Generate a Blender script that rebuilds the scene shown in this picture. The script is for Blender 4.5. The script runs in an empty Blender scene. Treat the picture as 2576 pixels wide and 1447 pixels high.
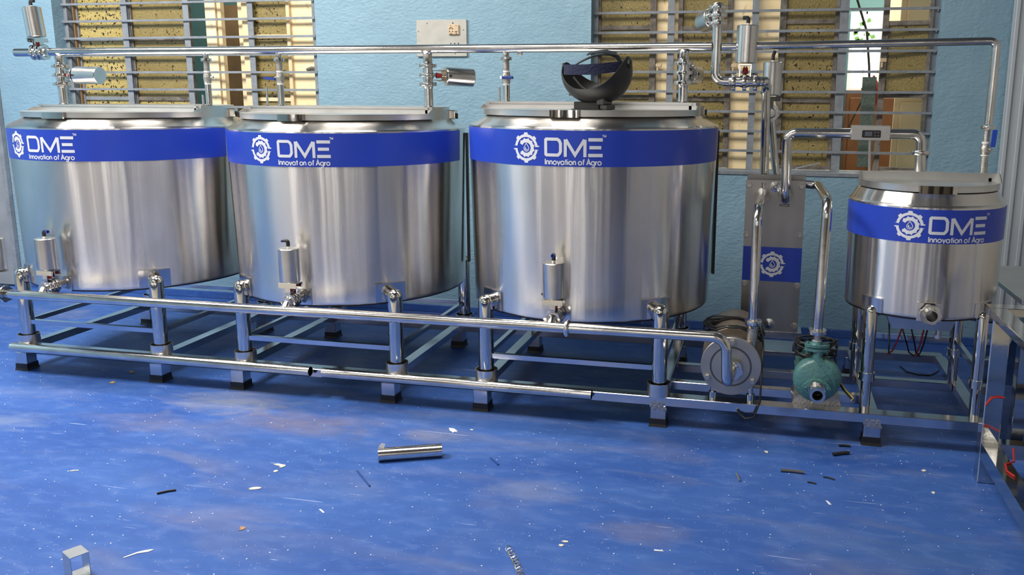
import bpy, math, random
from mathutils import Vector, Matrix
random.seed(7)
S = bpy.context.scene
COL = S.collection
PI = math.pi
def V(*a): return Vector(a)

# ------------------------------------------------------------------ camera
cam_d = bpy.data.cameras.new('camera'); cam = bpy.data.objects.new('camera', cam_d); COL.objects.link(cam)
_y, _p, _r = 0.22097, 0.19151, 0.00527
fw = V(-math.sin(_y)*math.cos(_p), math.cos(_y)*math.cos(_p), -math.sin(_p))
rt = V(math.cos(_y), math.sin(_y), 0); up = rt.cross(fw)
r2 = rt*math.cos(_r) + up*math.sin(_r); u2 = -rt*math.sin(_r) + up*math.cos(_r)
M = Matrix((r2, u2, -fw)).transposed().to_4x4(); M.translation = V(3.6899, -3.5289, 1.4061)
cam.matrix_world = M
cam_d.sensor_width = 36; cam_d.lens = 2151.78/2576*36
cam_d.shift_x = (1288-1440.63)/2576; cam_d.shift_y = (657.49-723.5)/2576
cam_d.clip_start = .05; cam_d.clip_end = 100
S.camera = cam

# ------------------------------------------------------------------ world, daylight, exposure
S.view_settings.view_transform = 'Standard'; S.view_settings.look = 'None'
S.view_settings.gamma = 1; S.view_settings.use_curve_mapping = False
S.view_settings.exposure = -0.12
W = bpy.data.worlds.new('world'); S.world = W; W.use_nodes = True
W.node_tree.nodes['Background'].inputs[0].default_value = (.75, .87, 1, 1)
W.node_tree.nodes['Background'].inputs[1].default_value = 1.0
def area(name, loc, rot, sx, sy, power, col=(1, 1, 1)):
    l = bpy.data.lights.new(name, 'AREA'); l.shape = 'RECTANGLE'; l.size = sx; l.size_y = sy
    l.energy = power; l.color = col
    o = bpy.data.objects.new(name, l); o.location = loc; o.rotation_euler = rot; COL.objects.link(o); return o
# skylight strips in the roof (pointing down) and the tall openings behind the camera (pointing +y)
area('skylight_lamp', (-.7, -.95, 3.93), (0, 0, 0), 1.9, 1.3, 320, (1, .95, .88))
area('skylight_lamp', (2.2, -.95, 3.93), (0, 0, 0), 1.9, 1.2, 120, (1, .95, .88))
area('skylight_lamp', (.2, -4.6, 3.93), (0, 0, 0), 3.6, 1.6, 45, (1, .95, .88))
OPEN = [(-2.1, .7), (-.8, .5), (.3, .22), (.75, .22), (1.7, .5), (2.55, .3), (3.3, .55), (4.5, .35), (5.3, .16), (6.2, .16)]  # unseen openings, spaced and sized to put bright streaks in the tank reflections
for x, w in OPEN:
    area('opening_daylight', (x, -6.42, 2.35), (PI/2, 0, 0), w-.04, 2.4, 15*w, (1, .93, .84))

# ------------------------------------------------------------------ materials
def mat(name, col, rough=.5, metal=0, noise=0, nscale=8, bump=0, bscale=40, spec=None, emit=None, alpha=None):
    m = bpy.data.materials.new(name); m.use_nodes = True; nt = m.node_tree; b = nt.nodes['Principled BSDF']
    b.inputs['Base Color'].default_value = (*col, 1); b.inputs['Roughness'].default_value = rough; b.inputs['Metallic'].default_value = metal
    if spec is not None: b.inputs['Specular IOR Level'].default_value = spec
    tc = nt.nodes.new('ShaderNodeTexCoord')
    if noise:
        n = nt.nodes.new('ShaderNodeTexNoise'); n.inputs['Scale'].default_value = nscale; n.inputs['Detail'].default_value = 5
        nt.links.new(tc.outputs['Object'], n.inputs['Vector'])
        r = nt.nodes.new('ShaderNodeValToRGB'); r.color_ramp.elements[0].position = .3; r.color_ramp.elements[1].position = .7
        r.color_ramp.elements[0].color = (*[c*(1-noise) for c in col], 1); r.color_ramp.elements[1].color = (*[min(1, c*(1+noise)) for c in col], 1)
        nt.links.new(n.outputs[0], r.inputs[0]); nt.links.new(r.outputs[0], b.inputs['Base Color'])
    if bump:
        n = nt.nodes.new('ShaderNodeTexNoise'); n.inputs['Scale'].default_value = bscale; n.inputs['Detail'].default_value = 4
        nt.links.new(tc.outputs['Object'], n.inputs['Vector'])
        bp = nt.nodes.new('ShaderNodeBump'); bp.inputs['Strength'].default_value = bump; bp.inputs['Distance'].default_value = .01
        nt.links.new(n.outputs[0], bp.inputs['Height']); nt.links.new(bp.outputs[0], b.inputs['Normal'])
    if emit:
        b.inputs['Emission Color'].default_value = (*emit[0], 1); b.inputs['Emission Strength'].default_value = emit[1]
    return m
def ramp(nt, src, p0, c0, p1, c1):
    r = nt.nodes.new('ShaderNodeValToRGB'); e = r.color_ramp.elements
    e[0].position = p0; e[0].color = (*c0, 1) if len(c0) == 3 else c0; e[1].position = p1; e[1].color = (*c1, 1) if len(c1) == 3 else c1
    nt.links.new(src, r.inputs[0]); return r.outputs[0]
def noise_node(nt, vec, scale, detail=4, dist=0, sc=None, rot=None):
    if sc or rot:
        mp = nt.nodes.new('ShaderNodeMapping')
        if sc: mp.inputs['Scale'].default_value = sc
        if rot: mp.inputs['Rotation'].default_value = rot
        nt.links.new(vec, mp.inputs[0]); vec = mp.outputs[0]
    n = nt.nodes.new('ShaderNodeTexNoise'); n.inputs['Scale'].default_value = scale; n.inputs['Detail'].default_value = detail
    n.inputs['Distortion'].default_value = dist
    nt.links.new(vec, n.inputs['Vector']); return n.outputs[0]
def mixc(nt, fac, a, b):
    m = nt.nodes.new('ShaderNodeMix'); m.data_type = 'RGBA'
    for s, v in ((0, fac), (6, a), (7, b)):
        if isinstance(v, tuple): m.inputs[s].default_value = (*v, 1)
        elif isinstance(v, (int, float)): m.inputs[s].default_value = v
        else: nt.links.new(v, m.inputs[s])
    return m.outputs[2]

# brushed tank steel: the grain runs round the drum, so reflections smear up and down
def tank_steel():
    m = bpy.data.materials.new('brushed_steel_drum'); m.use_nodes = True; nt = m.node_tree; b = nt.nodes['Principled BSDF']
    b.inputs['Metallic'].default_value = 1
    tc = nt.nodes.new('ShaderNodeTexCoord'); ob = tc.outputs['Object']
    c = noise_node(nt, ob, 3, 5, .6); col = ramp(nt, c, .35, (.73, .70, .66), .7, (.84, .81, .77))
    sc = noise_node(nt, ob, 14, 3, 2, sc=(1, 1, .3)); 
    col = mixc(nt, ramp(nt, sc, .70, (0, 0, 0), .78, (.35, .35, .35)), col, (.45, .43, .41))
    nt.links.new(col, b.inputs['Base Color'])
    rr = noise_node(nt, ob, 7, 2, 0, sc=(1, 1, .05)); rg = ramp(nt, rr, .3, (.21, .21, .21), .7, (.28, .28, .28))
    nt.links.new(rg, b.inputs['Roughness'])
    b.inputs['Anisotropic'].default_value = 1.0; b.inputs['Anisotropic Rotation'].default_value = .25
    tg = nt.nodes.new('ShaderNodeTangent'); tg.direction_type = 'RADIAL'; tg.axis = 'Z'; nt.links.new(tg.outputs[0], b.inputs['Tangent'])
    w = noise_node(nt, ob, 5.5, 1, 0, sc=(1, 1, .22))
    g = noise_node(nt, ob, 12, 2, 0, sc=(1, 1, 60))
    b1 = nt.nodes.new('ShaderNodeBump'); b1.inputs['Strength'].default_value = .35; b1.inputs['Distance'].default_value = .02; nt.links.new(w, b1.inputs['Height'])
    b2 = nt.nodes.new('ShaderNodeBump'); b2.inputs['Strength'].default_value = .03; b2.inputs['Distance'].default_value = .002; nt.links.new(g, b2.inputs['Height'])
    b3 = nt.nodes.new('ShaderNodeBump'); b3.inputs['Strength'].default_value = .10; b3.inputs['Distance'].default_value = .006
    nt.links.new(noise_node(nt, ob, 26, 3, 0, sc=(1, 1, .035)), b3.inputs['Height']); nt.links.new(b3.outputs[0], b1.inputs['Normal'])
    nt.links.new(b1.outputs[0], b2.inputs['Normal']); nt.links.new(b2.outputs[0], b.inputs['Normal'])
    return m
M_TANK = tank_steel()
M_LID = mat('satin_steel', (.66, .65, .63), .36, 1, .08, 9)
M_PIPE = mat('polished_steel', (.68, .66, .63), .15, 1, .12, 14, bump=.05, bscale=18)
M_POL = mat('mirror_steel', (.64, .62, .58), .07, 1, .06, 10, bump=.06, bscale=6)
M_SKID = mat('square_tube_steel', (.66, .65, .66), .16, 1, .10, 7, bump=.05, bscale=8)
M_ACT = mat('turned_steel', (.70, .68, .65), .25, 1, .06, 20)
M_CAST = mat('cast_steel', (.50, .48, .45), .42, 1, .12, 40, bump=.3, bscale=120)
M_DISC = mat('machined_grey_steel', (.40, .39, .37), .42, .85, .05, 20)
M_GROOVE = mat('groove_steel', (.16, .155, .15), .45, .8)
M_SHROUD = mat('beige_motor_cover', (.33, .27, .21), .4, .55, .1, 6)
M_HX = mat('exchanger_plate_steel', (.40, .385, .37), .34, 1, .10, 5)
M_BOLT = mat('bolt_steel', (.52, .50, .46), .35, .9)
M_RUB = mat('black_rubber', (.012, .011, .011), .5)  # rubber parts; also the painted dark inside pipe mouths
M_BLK = mat('black_plastic', (.014, .014, .016), .42)
M_MASK = mat('mask_black', (.013, .0125, .012), .45, 0, .25, 6)
M_CLIP = mat('grey_clip', (.10, .095, .09), .5)
M_NAVY = mat('navy_cloth', (.010, .014, .045), .9, 0, 0, bump=.5, bscale=90)
M_RED = mat('red_plastic', (.35, .02, .02), .4)
M_BLUEP = mat('blue_plastic', (.012, .06, .42), .4)
M_LEVER = mat('blue_vinyl_grip', (.012, .035, .20), .45)
M_BAND = mat('blue_sticker', (.022, .062, .48), .30, 0, .10, 3)
M_WHITE = mat('white_vinyl', (.78, .79, .82), .4)
M_TAPE = mat('white_thread_tape', (.75, .75, .73), .7)
M_CORD = mat('black_cable', (.010, .010, .010), .42)
M_YEL = mat('yellow_wire', (.60, .45, .08), .5)
M_REDW = mat('red_wire', (.38, .015, .015), .5)
M_GREEN = mat('green_machine_paint', (.075, .195, .19), .33, 0, .18, 12, bump=.35, bscale=60)
M_GREY = mat('grey_gloss_paint', (.235, .26, .29), .4, 0, .18, 12, bump=.3, bscale=50)
M_FRAME = mat('worn_grey_timber', (.15, .13, .11), .7, 0, .55, 16, bump=.6, bscale=40)
M_DARK = mat('dark_timber', (.03, .022, .018), .6, 0, .3, 20)
M_BROWN = mat('brown_timber', (.26, .15, .065), .6, 0, .2, 10)
M_DOORG = mat('grey_door_sheet', (.27, .285, .30), .55, 0, .12, 5, bump=.1, bscale=30)
M_TEAL = mat('teal_wall_paint', (.10, .22, .23), .6, 0, .1, 4)
M_CREAM = mat('cream_paint', (.80, .62, .38), .6, 0, .12, 3)
M_CABW = mat('red_brown_cabinet', (.095, .038, .014), .4, 0, .25, 6)
M_SOCK = mat('socket_cream', (.62, .47, .31), .5)
M_BOARD = mat('painted_board', (.47, .46, .42), .6, 0, .09, 14)
M_PALE = mat('pale_concrete', (.50, .47, .42), .7, 0, .15, 2)
M_CEIL = mat('ceiling_sheet', (.20, .20, .20), .8)
M_FWALL = mat('pale_wall', (.24, .20, .16), .8)
M_FDARK = mat('shutter_brown', (.02, .016, .014), .6)
M_CONC = mat('corridor_floor', (.30, .27, .22), .7)
M_SKY = mat('bright_daylight', (.8, .9, 1), .5, emit=((.80, .92, 1), 1.6))
M_LEAF = mat('leaf_green', (.15, .35, .08), .6)
M_SHARD = mat('cream_chip', (.72, .66, .52), .7)
M_GOLD = mat('yellow_scrap', (.50, .33, .05), .5)
M_TAN = mat('tan_scrap', (.40, .22, .12), .7)
M_DBLUE = mat('blue_offcut', (.02, .06, .22), .35)
M_LCD = mat('controller_screen', (.06, .07, .09), .25)

def wall_mat():
    m = bpy.data.materials.new('blue_wall_paint'); m.use_nodes = True; nt = m.node_tree; b = nt.nodes['Principled BSDF']
    tc = nt.nodes.new('ShaderNodeTexCoord'); ob = tc.outputs['Object']
    col = ramp(nt, noise_node(nt, ob, 2.5, 5, .3), .3, (.215, .365, .47), .7, (.25, .405, .51))
    chip = ramp(nt, noise_node(nt, ob, 26, 6, .4), .715, (0, 0, 0), .74, (1, 1, 1))
    patch = ramp(nt, noise_node(nt, ob, 1.7, 2), .50, (0, 0, 0), .62, (.8, .8, .8))
    mm = nt.nodes.new('ShaderNodeMath'); mm.operation = 'MULTIPLY'; nt.links.new(chip, mm.inputs[0]); nt.links.new(patch, mm.inputs[1])
    nt.links.new(mixc(nt, mm.outputs[0], col, (.06, .13, .19)), b.inputs['Base Color'])
    b.inputs['Roughness'].default_value = .5
    h = noise_node(nt, ob, 38, 5, .5, sc=(1, 1, 1.7)); h2 = noise_node(nt, ob, 7, 3)
    b1 = nt.nodes.new('ShaderNodeBump'); b1.inputs['Strength'].default_value = .55; b1.inputs['Distance'].default_value = .008; nt.links.new(h, b1.inputs['Height'])
    b2 = nt.nodes.new('ShaderNodeBump'); b2.inputs['Strength'].default_value = .4; b2.inputs['Distance'].default_value = .02; nt.links.new(h2, b2.inputs['Height'])
    nt.links.new(b1.outputs[0], b2.inputs['Normal']); nt.links.new(b2.outputs[0], b.inputs['Normal'])
    return m
M_WALL = wall_mat()
def floor_mat(name='blue_floor_paint'):
    m = bpy.data.materials.new(name); m.use_nodes = True; nt = m.node_tree; b = nt.nodes['Principled BSDF']
    tc = nt.nodes.new('ShaderNodeTexCoord'); ob = tc.outputs['Object']
    col = ramp(nt, noise_node(nt, ob, 1.6, 6, .8, sc=(.7, 1.5, 1)), .3, (.020, .075, .31), .72, (.048, .128, .40))
    dust = ramp(nt, noise_node(nt, ob, 1.9, 9, 1.4, sc=(.55, 1.6, 1)), .52, (0, 0, 0), .80, (.6, .6, .6))
    col = mixc(nt, dust, col, (.17, .185, .28))
    st = ramp(nt, noise_node(nt, ob, .9, 5, .5, rot=(0, 0, 1)), .62, (0, 0, 0), .85, (.35, .35, .35))
    col = mixc(nt, st, col, (.33, .32, .33))
    fine = ramp(nt, noise_node(nt, ob, 60, 4, 1, sc=(.35, 1, 1), rot=(0, 0, .25)), .66, (0, 0, 0), .8, (.55, .55, .55))
    col = mixc(nt, fine, col, (.30, .38, .60))
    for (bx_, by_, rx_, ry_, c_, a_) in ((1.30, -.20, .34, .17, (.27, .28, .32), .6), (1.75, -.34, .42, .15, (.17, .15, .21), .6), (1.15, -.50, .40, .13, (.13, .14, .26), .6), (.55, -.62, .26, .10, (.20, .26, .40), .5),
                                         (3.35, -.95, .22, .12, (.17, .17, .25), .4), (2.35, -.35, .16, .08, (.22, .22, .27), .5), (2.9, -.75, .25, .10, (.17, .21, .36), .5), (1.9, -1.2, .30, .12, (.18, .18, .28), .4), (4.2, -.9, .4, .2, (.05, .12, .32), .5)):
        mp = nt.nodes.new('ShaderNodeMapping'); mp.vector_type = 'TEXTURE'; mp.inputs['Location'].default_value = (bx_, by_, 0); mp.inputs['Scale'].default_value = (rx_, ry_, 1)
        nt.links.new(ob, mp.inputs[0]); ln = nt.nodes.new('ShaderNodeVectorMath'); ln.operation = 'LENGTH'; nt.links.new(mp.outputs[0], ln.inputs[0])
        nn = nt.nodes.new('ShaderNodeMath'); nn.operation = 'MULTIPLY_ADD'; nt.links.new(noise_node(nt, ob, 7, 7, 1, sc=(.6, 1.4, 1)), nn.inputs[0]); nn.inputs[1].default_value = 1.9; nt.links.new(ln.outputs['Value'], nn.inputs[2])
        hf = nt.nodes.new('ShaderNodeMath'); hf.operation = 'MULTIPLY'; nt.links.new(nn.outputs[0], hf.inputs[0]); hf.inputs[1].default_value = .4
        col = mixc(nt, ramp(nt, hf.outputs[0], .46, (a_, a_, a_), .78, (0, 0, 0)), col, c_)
    mott = noise_node(nt, ob, 16, 9, .4, sc=(.6, 1.3, 1), rot=(0, 0, .2))
    col = mixc(nt, ramp(nt, mott, .50, (0, 0, 0), .70, (.22, .22, .22)), col, (.16, .25, .52))
    col = mixc(nt, ramp(nt, mott, .30, (.30, .30, .30), .48, (0, 0, 0)), col, (.035, .085, .27))
    for sc, ro, th in ((17, .3, .735), (11, 1.3, .75)):
        s = ramp(nt, noise_node(nt, ob, sc, 2, .3, sc=(.18, 3.4, 1), rot=(0, 0, ro)), th, (0, 0, 0), th+.02, (.6, .6, .6))
        col = mixc(nt, s, col, (.40, .47, .66))
    for sc, th, r_ in ((42, .085, .05), (95, .08, .04)):
        vo = nt.nodes.new('ShaderNodeTexVoronoi'); vo.inputs['Scale'].default_value = sc; nt.links.new(ob, vo.inputs['Vector'])
        d = ramp(nt, vo.outputs['Distance'], th, (1, 1, 1), th+.03, (0, 0, 0))
        pick = nt.nodes.new('ShaderNodeSeparateColor'); nt.links.new(vo.outputs['Color'], pick.inputs[0])
        k = ramp(nt, pick.outputs[0], .80, (0, 0, 0), .82, (1, 1, 1))
        mu = nt.nodes.new('ShaderNodeMath'); mu.operation = 'MULTIPLY'; nt.links.new(d, mu.inputs[0]); nt.links.new(k, mu.inputs[1])
        col = mixc(nt, mu.outputs[0], col, (.75, .76, .78))
    nt.links.new(col, b.inputs['Base Color'])
    b.inputs['Roughness'].default_value = .42; b.inputs['Specular IOR Level'].default_value = .35
    rg = ramp(nt, noise_node(nt, ob, 3, 4), .3, (.40, .40, .40), .7, (.62, .62, .62)); nt.links.new(rg, b.inputs['Roughness'])
    bp = nt.nodes.new('ShaderNodeBump'); bp.inputs['Strength'].default_value = .25; bp.inputs['Distance'].default_value = .004
    nt.links.new(noise_node(nt, ob, 45, 5), bp.inputs['Height']); nt.links.new(bp.outputs[0], b.inputs['Normal'])
    return m
M_FLOOR = floor_mat()
def glass_mat(name, c0, c1, spot, lo=.6):
    m = bpy.data.materials.new(name); m.use_nodes = True; nt = m.node_tree; b = nt.nodes['Principled BSDF']
    tc = nt.nodes.new('ShaderNodeTexCoord'); ob = tc.outputs['Object']
    col = ramp(nt, noise_node(nt, ob, 4, 6, .5), .3, c0, .7, c1)
    vo = nt.nodes.new('ShaderNodeTexVoronoi'); vo.inputs['Scale'].default_value = 85; nt.links.new(ob, vo.inputs['Vector'])
    pat = ramp(nt, vo.outputs['Distance'], .2, (0, 0, 0), .6, (.35, .35, .35))
    col = mixc(nt, pat, col, tuple(c*.55 for c in c0))
    sp = noise_node(nt, ob, 62, 2, .3, sc=(1, 1, .8)); big = noise_node(nt, ob, 2.2, 2)
    ad = nt.nodes.new('ShaderNodeMath'); ad.operation = 'MULTIPLY_ADD'; nt.links.new(big, ad.inputs[0]); ad.inputs[1].default_value = .25; nt.links.new(sp, ad.inputs[2])
    k = ramp(nt, ad.outputs[0], spot, (0, 0, 0), spot+.02, (1, 1, 1))
    col = mixc(nt, k, col, (.035, .022, .01))
    nt.links.new(col, b.inputs['Base Color']); b.inputs['Roughness'].default_value = .35
    bp = nt.nodes.new('ShaderNodeBump'); bp.inputs['Strength'].default_value = .5; bp.inputs['Distance'].default_value = .003
    nt.links.new(vo.outputs['Distance'], bp.inputs['Height']); nt.links.new(bp.outputs[0], b.inputs['Normal'])
    return m
M_GL_BR = glass_mat('yellow_pane_mouldy', (.46, .35, .10), (.62, .50, .20), .735)
M_GL_MD = glass_mat('yellow_pane', (.22, .165, .05), (.34, .27, .10), .80)
M_GL_DK = glass_mat('amber_pane', (.25, .185, .06), (.36, .285, .11), .765)
M_GL_PT = glass_mat('grey_patterned_glass', (.10, .14, .12), (.18, .24, .20), .95)
def stained_cream():
    m = bpy.data.materials.new('stained_cream_paint'); m.use_nodes = True; nt = m.node_tree; b = nt.nodes['Principled BSDF']
    tc = nt.nodes.new('ShaderNodeTexCoord'); ob = tc.outputs['Object']
    col = ramp(nt, noise_node(nt, ob, 3, 4, .4), .35, (.94, .74, .42), .7, (.96, .82, .56))
    s = ramp(nt, noise_node(nt, ob, 22, 6, .6, sc=(1, 1, .5)), .60, (0, 0, 0), .72, (.7, .7, .7))
    col = mixc(nt, s, col, (.45, .30, .12))
    nt.links.new(col, b.inputs['Base Color']); b.inputs['Roughness'].default_value = .6
    return m
M_CREAMS = stained_cream()

# ------------------------------------------------------------------ mesh building
ORG = {}
class MB:
    def __init__(s): s.v = []; s.f = []
    def add(s, vs, fs):
        k = len(s.v); s.v += [Vector(p) for p in vs]; s.f += [[i+k for i in f] for f in fs]; return s
    def box(s, x0, x1, y0, y1, z0, z1, bev=0):
        if bev:
            b = bev; pts = []; 
            for (x, sx) in ((x0, 1), (x1, -1)):
                for (y, sy) in ((y0, 1), (y1, -1)):
                    for (z, sz) in ((z0, 1), (z1, -1)):
                        pts += [(x, y+sy*b, z+sz*b), (x+sx*b, y, z+sz*b), (x+sx*b, y+sy*b, z)]
            def id(i, j, k, a): return ((i*2+j)*2+k)*3+a
            fs = [[id(i, 0, 0, 0), id(i, 1, 0, 0), id(i, 1, 1, 0), id(i, 0, 1, 0)] for i in (0, 1)]
            fs += [[id(0, j, 0, 1), id(1, j, 0, 1), id(1, j, 1, 1), id(0, j, 1, 1)] for j in (0, 1)]
            fs += [[id(0, 0, k, 2), id(1, 0, k, 2), id(1, 1, k, 2), id(0, 1, k, 2)] for k in (0, 1)]
            for i in (0, 1):
                for j in (0, 1): fs.append([id(i, j, 0, 0), id(i, j, 1, 0), id(i, j, 1, 1), id(i, j, 0, 1)])
                for k in (0, 1): fs.append([id(i, 0, k, 0), id(i, 1, k, 0), id(i, 1, k, 2), id(i, 0, k, 2)])
            for j in (0, 1):
                for k in (0, 1): fs.append([id(0, j, k, 1), id(1, j, k, 1), id(1, j, k, 2), id(0, j, k, 2)])
            for i in (0, 1):
                for j in (0, 1):
                    for k in (0, 1): fs.append([id(i, j, k, 0), id(i, j, k, 1), id(i, j, k, 2)])
            return s.add(pts, fs)
        return s.add([(x, y, z) for x in (x0, x1) for y in (y0, y1) for z in (z0, z1)],
                     [[0, 1, 3, 2], [4, 6, 7, 5], [0, 4, 5, 1], [2, 3, 7, 6], [0, 2, 6, 4], [1, 5, 7, 3]])
    def obox(s, o, ax, ay, az):     # oriented box: centre + half axis vectors
        o, ax, ay, az = map(Vector, (o, ax, ay, az))
        return s.add([o+ax*i+ay*j+az*k for i in (-1, 1) for j in (-1, 1) for k in (-1, 1)],
                     [[0, 1, 3, 2], [4, 6, 7, 5], [0, 4, 5, 1], [2, 3, 7, 6], [0, 2, 6, 4], [1, 5, 7, 3]])
    def bar(s, a, b, w, h):         # rectangular bar between points, w across, h in z-ish
        a, b = Vector(a), Vector(b); d = (b-a).normalized(); zz = V(0, 0, 1)
        if abs(d.z) > .9: zz = V(0, 1, 0)
        sx = d.cross(zz).normalized(); sz = sx.cross(d)
        return s.obox((a+b)/2, (b-a)/2, sx*w/2, sz*h/2)
    def lathe(s, prof, o=(0, 0, 0), axis=(0, 0, 1), n=32, notch=None):  # prof: (radius, along)
        o = Vector(o); a = Vector(axis).normalized(); t = V(0, 0, 1) if abs(a.z) < .9 else V(1, 0, 0)
        u = a.cross(t).normalized(); w = a.cross(u); k = len(s.v)
        for r, h in prof:
            for i in range(n):
                th = 2*PI*i/n; rr = r
                if notch and r > notch[0]: rr = r-(notch[2] if (i*notch[1]*2//n) % 2 else 0)
                s.v.append(o+a*h+(u*math.cos(th)+w*math.sin(th))*rr)
        m = len(prof)
        for j in range(m-1):
            for i in range(n): s.f.append([k+j*n+i, k+j*n+(i+1) % n, k+(j+1)*n+(i+1) % n, k+(j+1)*n+i])
        if prof[0][0] > 1e-4: s.f.append([k+i for i in range(n)][::-1])
        if prof[-1][0] > 1e-4: s.f.append([k+(m-1)*n+i for i in range(n)])
        return s
    def cyl(s, a, b, r, n=24, r1=None, bev=0):
        a, b = Vector(a), Vector(b); L = (b-a).length; r1 = r if r1 is None else r1
        p = [(r-bev, 0), (r, bev), (r1, L-bev), (r1-bev, L)] if bev else [(r, 0), (r1, L)]
        return s.lathe(p, a, b-a, n)
    def tube(s, pts, r, n=20, caps=True, closed=False):
        pts = [Vector(p) for p in pts]; k = len(s.v); m = len(pts); up_ = None
        for i, p in enumerate(pts):
            if closed: d = (pts[(i+1) % m]-pts[i-1]).normalized()
            else: d = (pts[min(i+1, m-1)]-pts[max(i-1, 0)]).normalized()
            if up_ is None:
                t = V(0, 0, 1) if abs(d.z) < .9 else V(1, 0, 0); up_ = d.cross(t).normalized()
            else:
                up_ = (up_-d*up_.dot(d)).normalized()
            w = d.cross(up_); rr = r[i] if isinstance(r, (list, tuple)) else r
            for j in range(n):
                th = 2*PI*j/n; s.v.append(p+(up_*math.cos(th)+w*math.sin(th))*rr)
        for i in range(m if closed else m-1):
            for j in range(n):
                a, b = k+i*n, k+((i+1) % m)*n
                s.f.append([a+j, a+(j+1) % n, b+(j+1) % n, b+j])
        if caps and not closed: s.f.append([k+j for j in range(n)][::-1]); s.f.append([k+(m-1)*n+j for j in range(n)])
        return s
    def hollow(s, a, b, ro, ri, n=28):
        L = (Vector(b)-Vector(a)).length; k0 = len(s.f)
        s.lathe([(ri, 0), (ro, 0), (ro, L), (ri, L), (ri, 0)], a, Vector(b)-Vector(a), n)
        # drop the two closing caps that lathe adds
        s.f = s.f[:-2]; return s
    def prism(s, poly, z0, z1, f=lambda x, y, z: (x, y, z)):
        n = len(poly); k = len(s.v)
        for z in (z0, z1):
            for x, y in poly: s.v.append(Vector(f(x, y, z)))
        s.f.append([k+i for i in range(n)][::-1]); s.f.append([k+n+i for i in range(n)])
        for i in range(n): s.f.append([k+i, k+(i+1) % n, k+n+(i+1) % n, k+n+i])
        return s
    def build(s, name, m, parent=None, smooth=True, angle=35, loc=None):
        o = Vector(loc) if loc is not None else ORG.get(parent.name, V(0, 0, 0)) if parent else V(0, 0, 0)
        if parent is None and loc is None and s.v:
            lo = [min(v[i] for v in s.v) for i in range(3)]; hi = [max(v[i] for v in s.v) for i in range(3)]
            o = V((lo[0]+hi[0])/2, (lo[1]+hi[1])/2, lo[2])
        me = bpy.data.meshes.new(name); me.from_pydata([v-o for v in s.v], [], s.f); me.materials.append(m)
        import bmesh
        bm = bmesh.new(); bm.from_mesh(me); bmesh.ops.recalc_face_normals(bm, faces=bm.faces); bm.to_mesh(me); bm.free()
        if smooth:
            for p in me.polygons: p.use_smooth = True
            me.set_sharp_from_angle(angle=math.radians(angle))
        ob = bpy.data.objects.new(name, me); COL.objects.link(ob)
        if parent: ob.parent = parent
        else: ob.location = o
        ORG[ob.name] = o; return ob
def thing(name, label, cat, loc, group=None):
    o = bpy.data.objects.new(name, None); COL.objects.link(o); o.location = loc; o.empty_display_size = .1
    ORG[o.name] = Vector(loc); return tag(o, label, cat, group)
def tag(o, label, cat, group=None):
    o['label'] = label; o['category'] = cat
    if group: o['group'] = group
    return o
def struct(o): o['kind'] = 'structure'; return o
def fillet(pts, r, n=8):
    pts = [Vector(p) for p in pts]; out = [pts[0]]
    rs = r if isinstance(r, (list, tuple)) else [r]*(len(pts)-2)
    for i in range(1, len(pts)-1):
        p, a, b = pts[i], pts[i-1], pts[i+1]; da, db = (a-p).normalized(), (b-p).normalized()
        ang = da.angle(db); t = rs[i-1]/math.tan(ang/2); t = min(t, (a-p).length*.49, (b-p).length*.49); rr = t*math.tan(ang/2)
        p0, p1 = p+da*t, p+db*t; c = p+(da+db).normalized()*(rr/math.sin(ang/2))
        e0, e1 = p0-c, p1-c; tot = e0.angle(e1)
        for k in range(n+1):
            q = k/n; out.append(c+(e0*math.sin((1-q)*tot)+e1*math.sin(q*tot))/math.sin(tot))
    out.append(pts[-1]); return out

# ------------------------------------------------------------------ the setting
YW = 1.612
struct(MB().box(-2.9, 7.4, -2.3, 1.95, -.06, 0).build('floor', M_FLOOR, smooth=False, loc=(0, 0, 0)))
struct(MB().box(-2.9, 7.4, -6.6, -2.3, -.06, 0).build('floor_front_bounce', M_PALE, smooth=False, loc=(0, 0, 0)))  # unseen pale floor, added so the steel reflects less blue
LW = (-1.128, .845, .95, 2.25); RW = (2.640, 4.590, .952, 2.25)
w = MB(); T = .22
def wallseg(x0, x1, z0, z1): w.box(x0, x1, YW, YW+T, z0, z1)
wallseg(-1.63, LW[0], 0, 4); wallseg(LW[0], LW[1], 0, LW[2]); wallseg(LW[0], LW[1], LW[3], 4)
wallseg(LW[1], RW[0], 0, 4); wallseg(RW[0], RW[1], 0, RW[2]); wallseg(RW[0], RW[1], RW[3], 4); wallseg(RW[1], 7.4, 0, 4)
wallseg(-2.9, -1.63, 0, 4)
struct(w.build('wall_back', M_WALL, smooth=False, loc=(0, 0, 0)))
struct(MB().box(-3.0, -2.9, -6.6, 1.83, 0, 4).build('wall_left', M_WALL, smooth=False, loc=(0, 0, 0)))
struct(MB().box(7.4, 7.5, -6.6, -3.4, 0, 4).build('wall_right', M_FDARK, smooth=False, loc=(0, 0, 0)))
struct(MB().box(6.3, 6.4, -3.4, 1.612, 0, 4).box(6.4, 7.4, -3.4, -3.3, 0, 4).build('wall_right_rear', M_PALE, smooth=False, loc=(0, 0, 0)))
w = MB(); xs = -2.9
for x, wd in sorted(OPEN):
    w.box(xs, x-wd/2, -6.6, -6.4, 0, 4); w.box(x-wd/2, x+wd/2, -6.6, -6.4, 3.6, 4); w.box(x-wd/2, x+wd/2, -6.6, -6.4, 0, 1.1); xs = x+wd/2
w.box(xs, 7.4, -6.6, -6.4, 0, 4); struct(w.build('wall_front', M_FWALL, smooth=False, loc=(0, 0, 0)))
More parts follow.
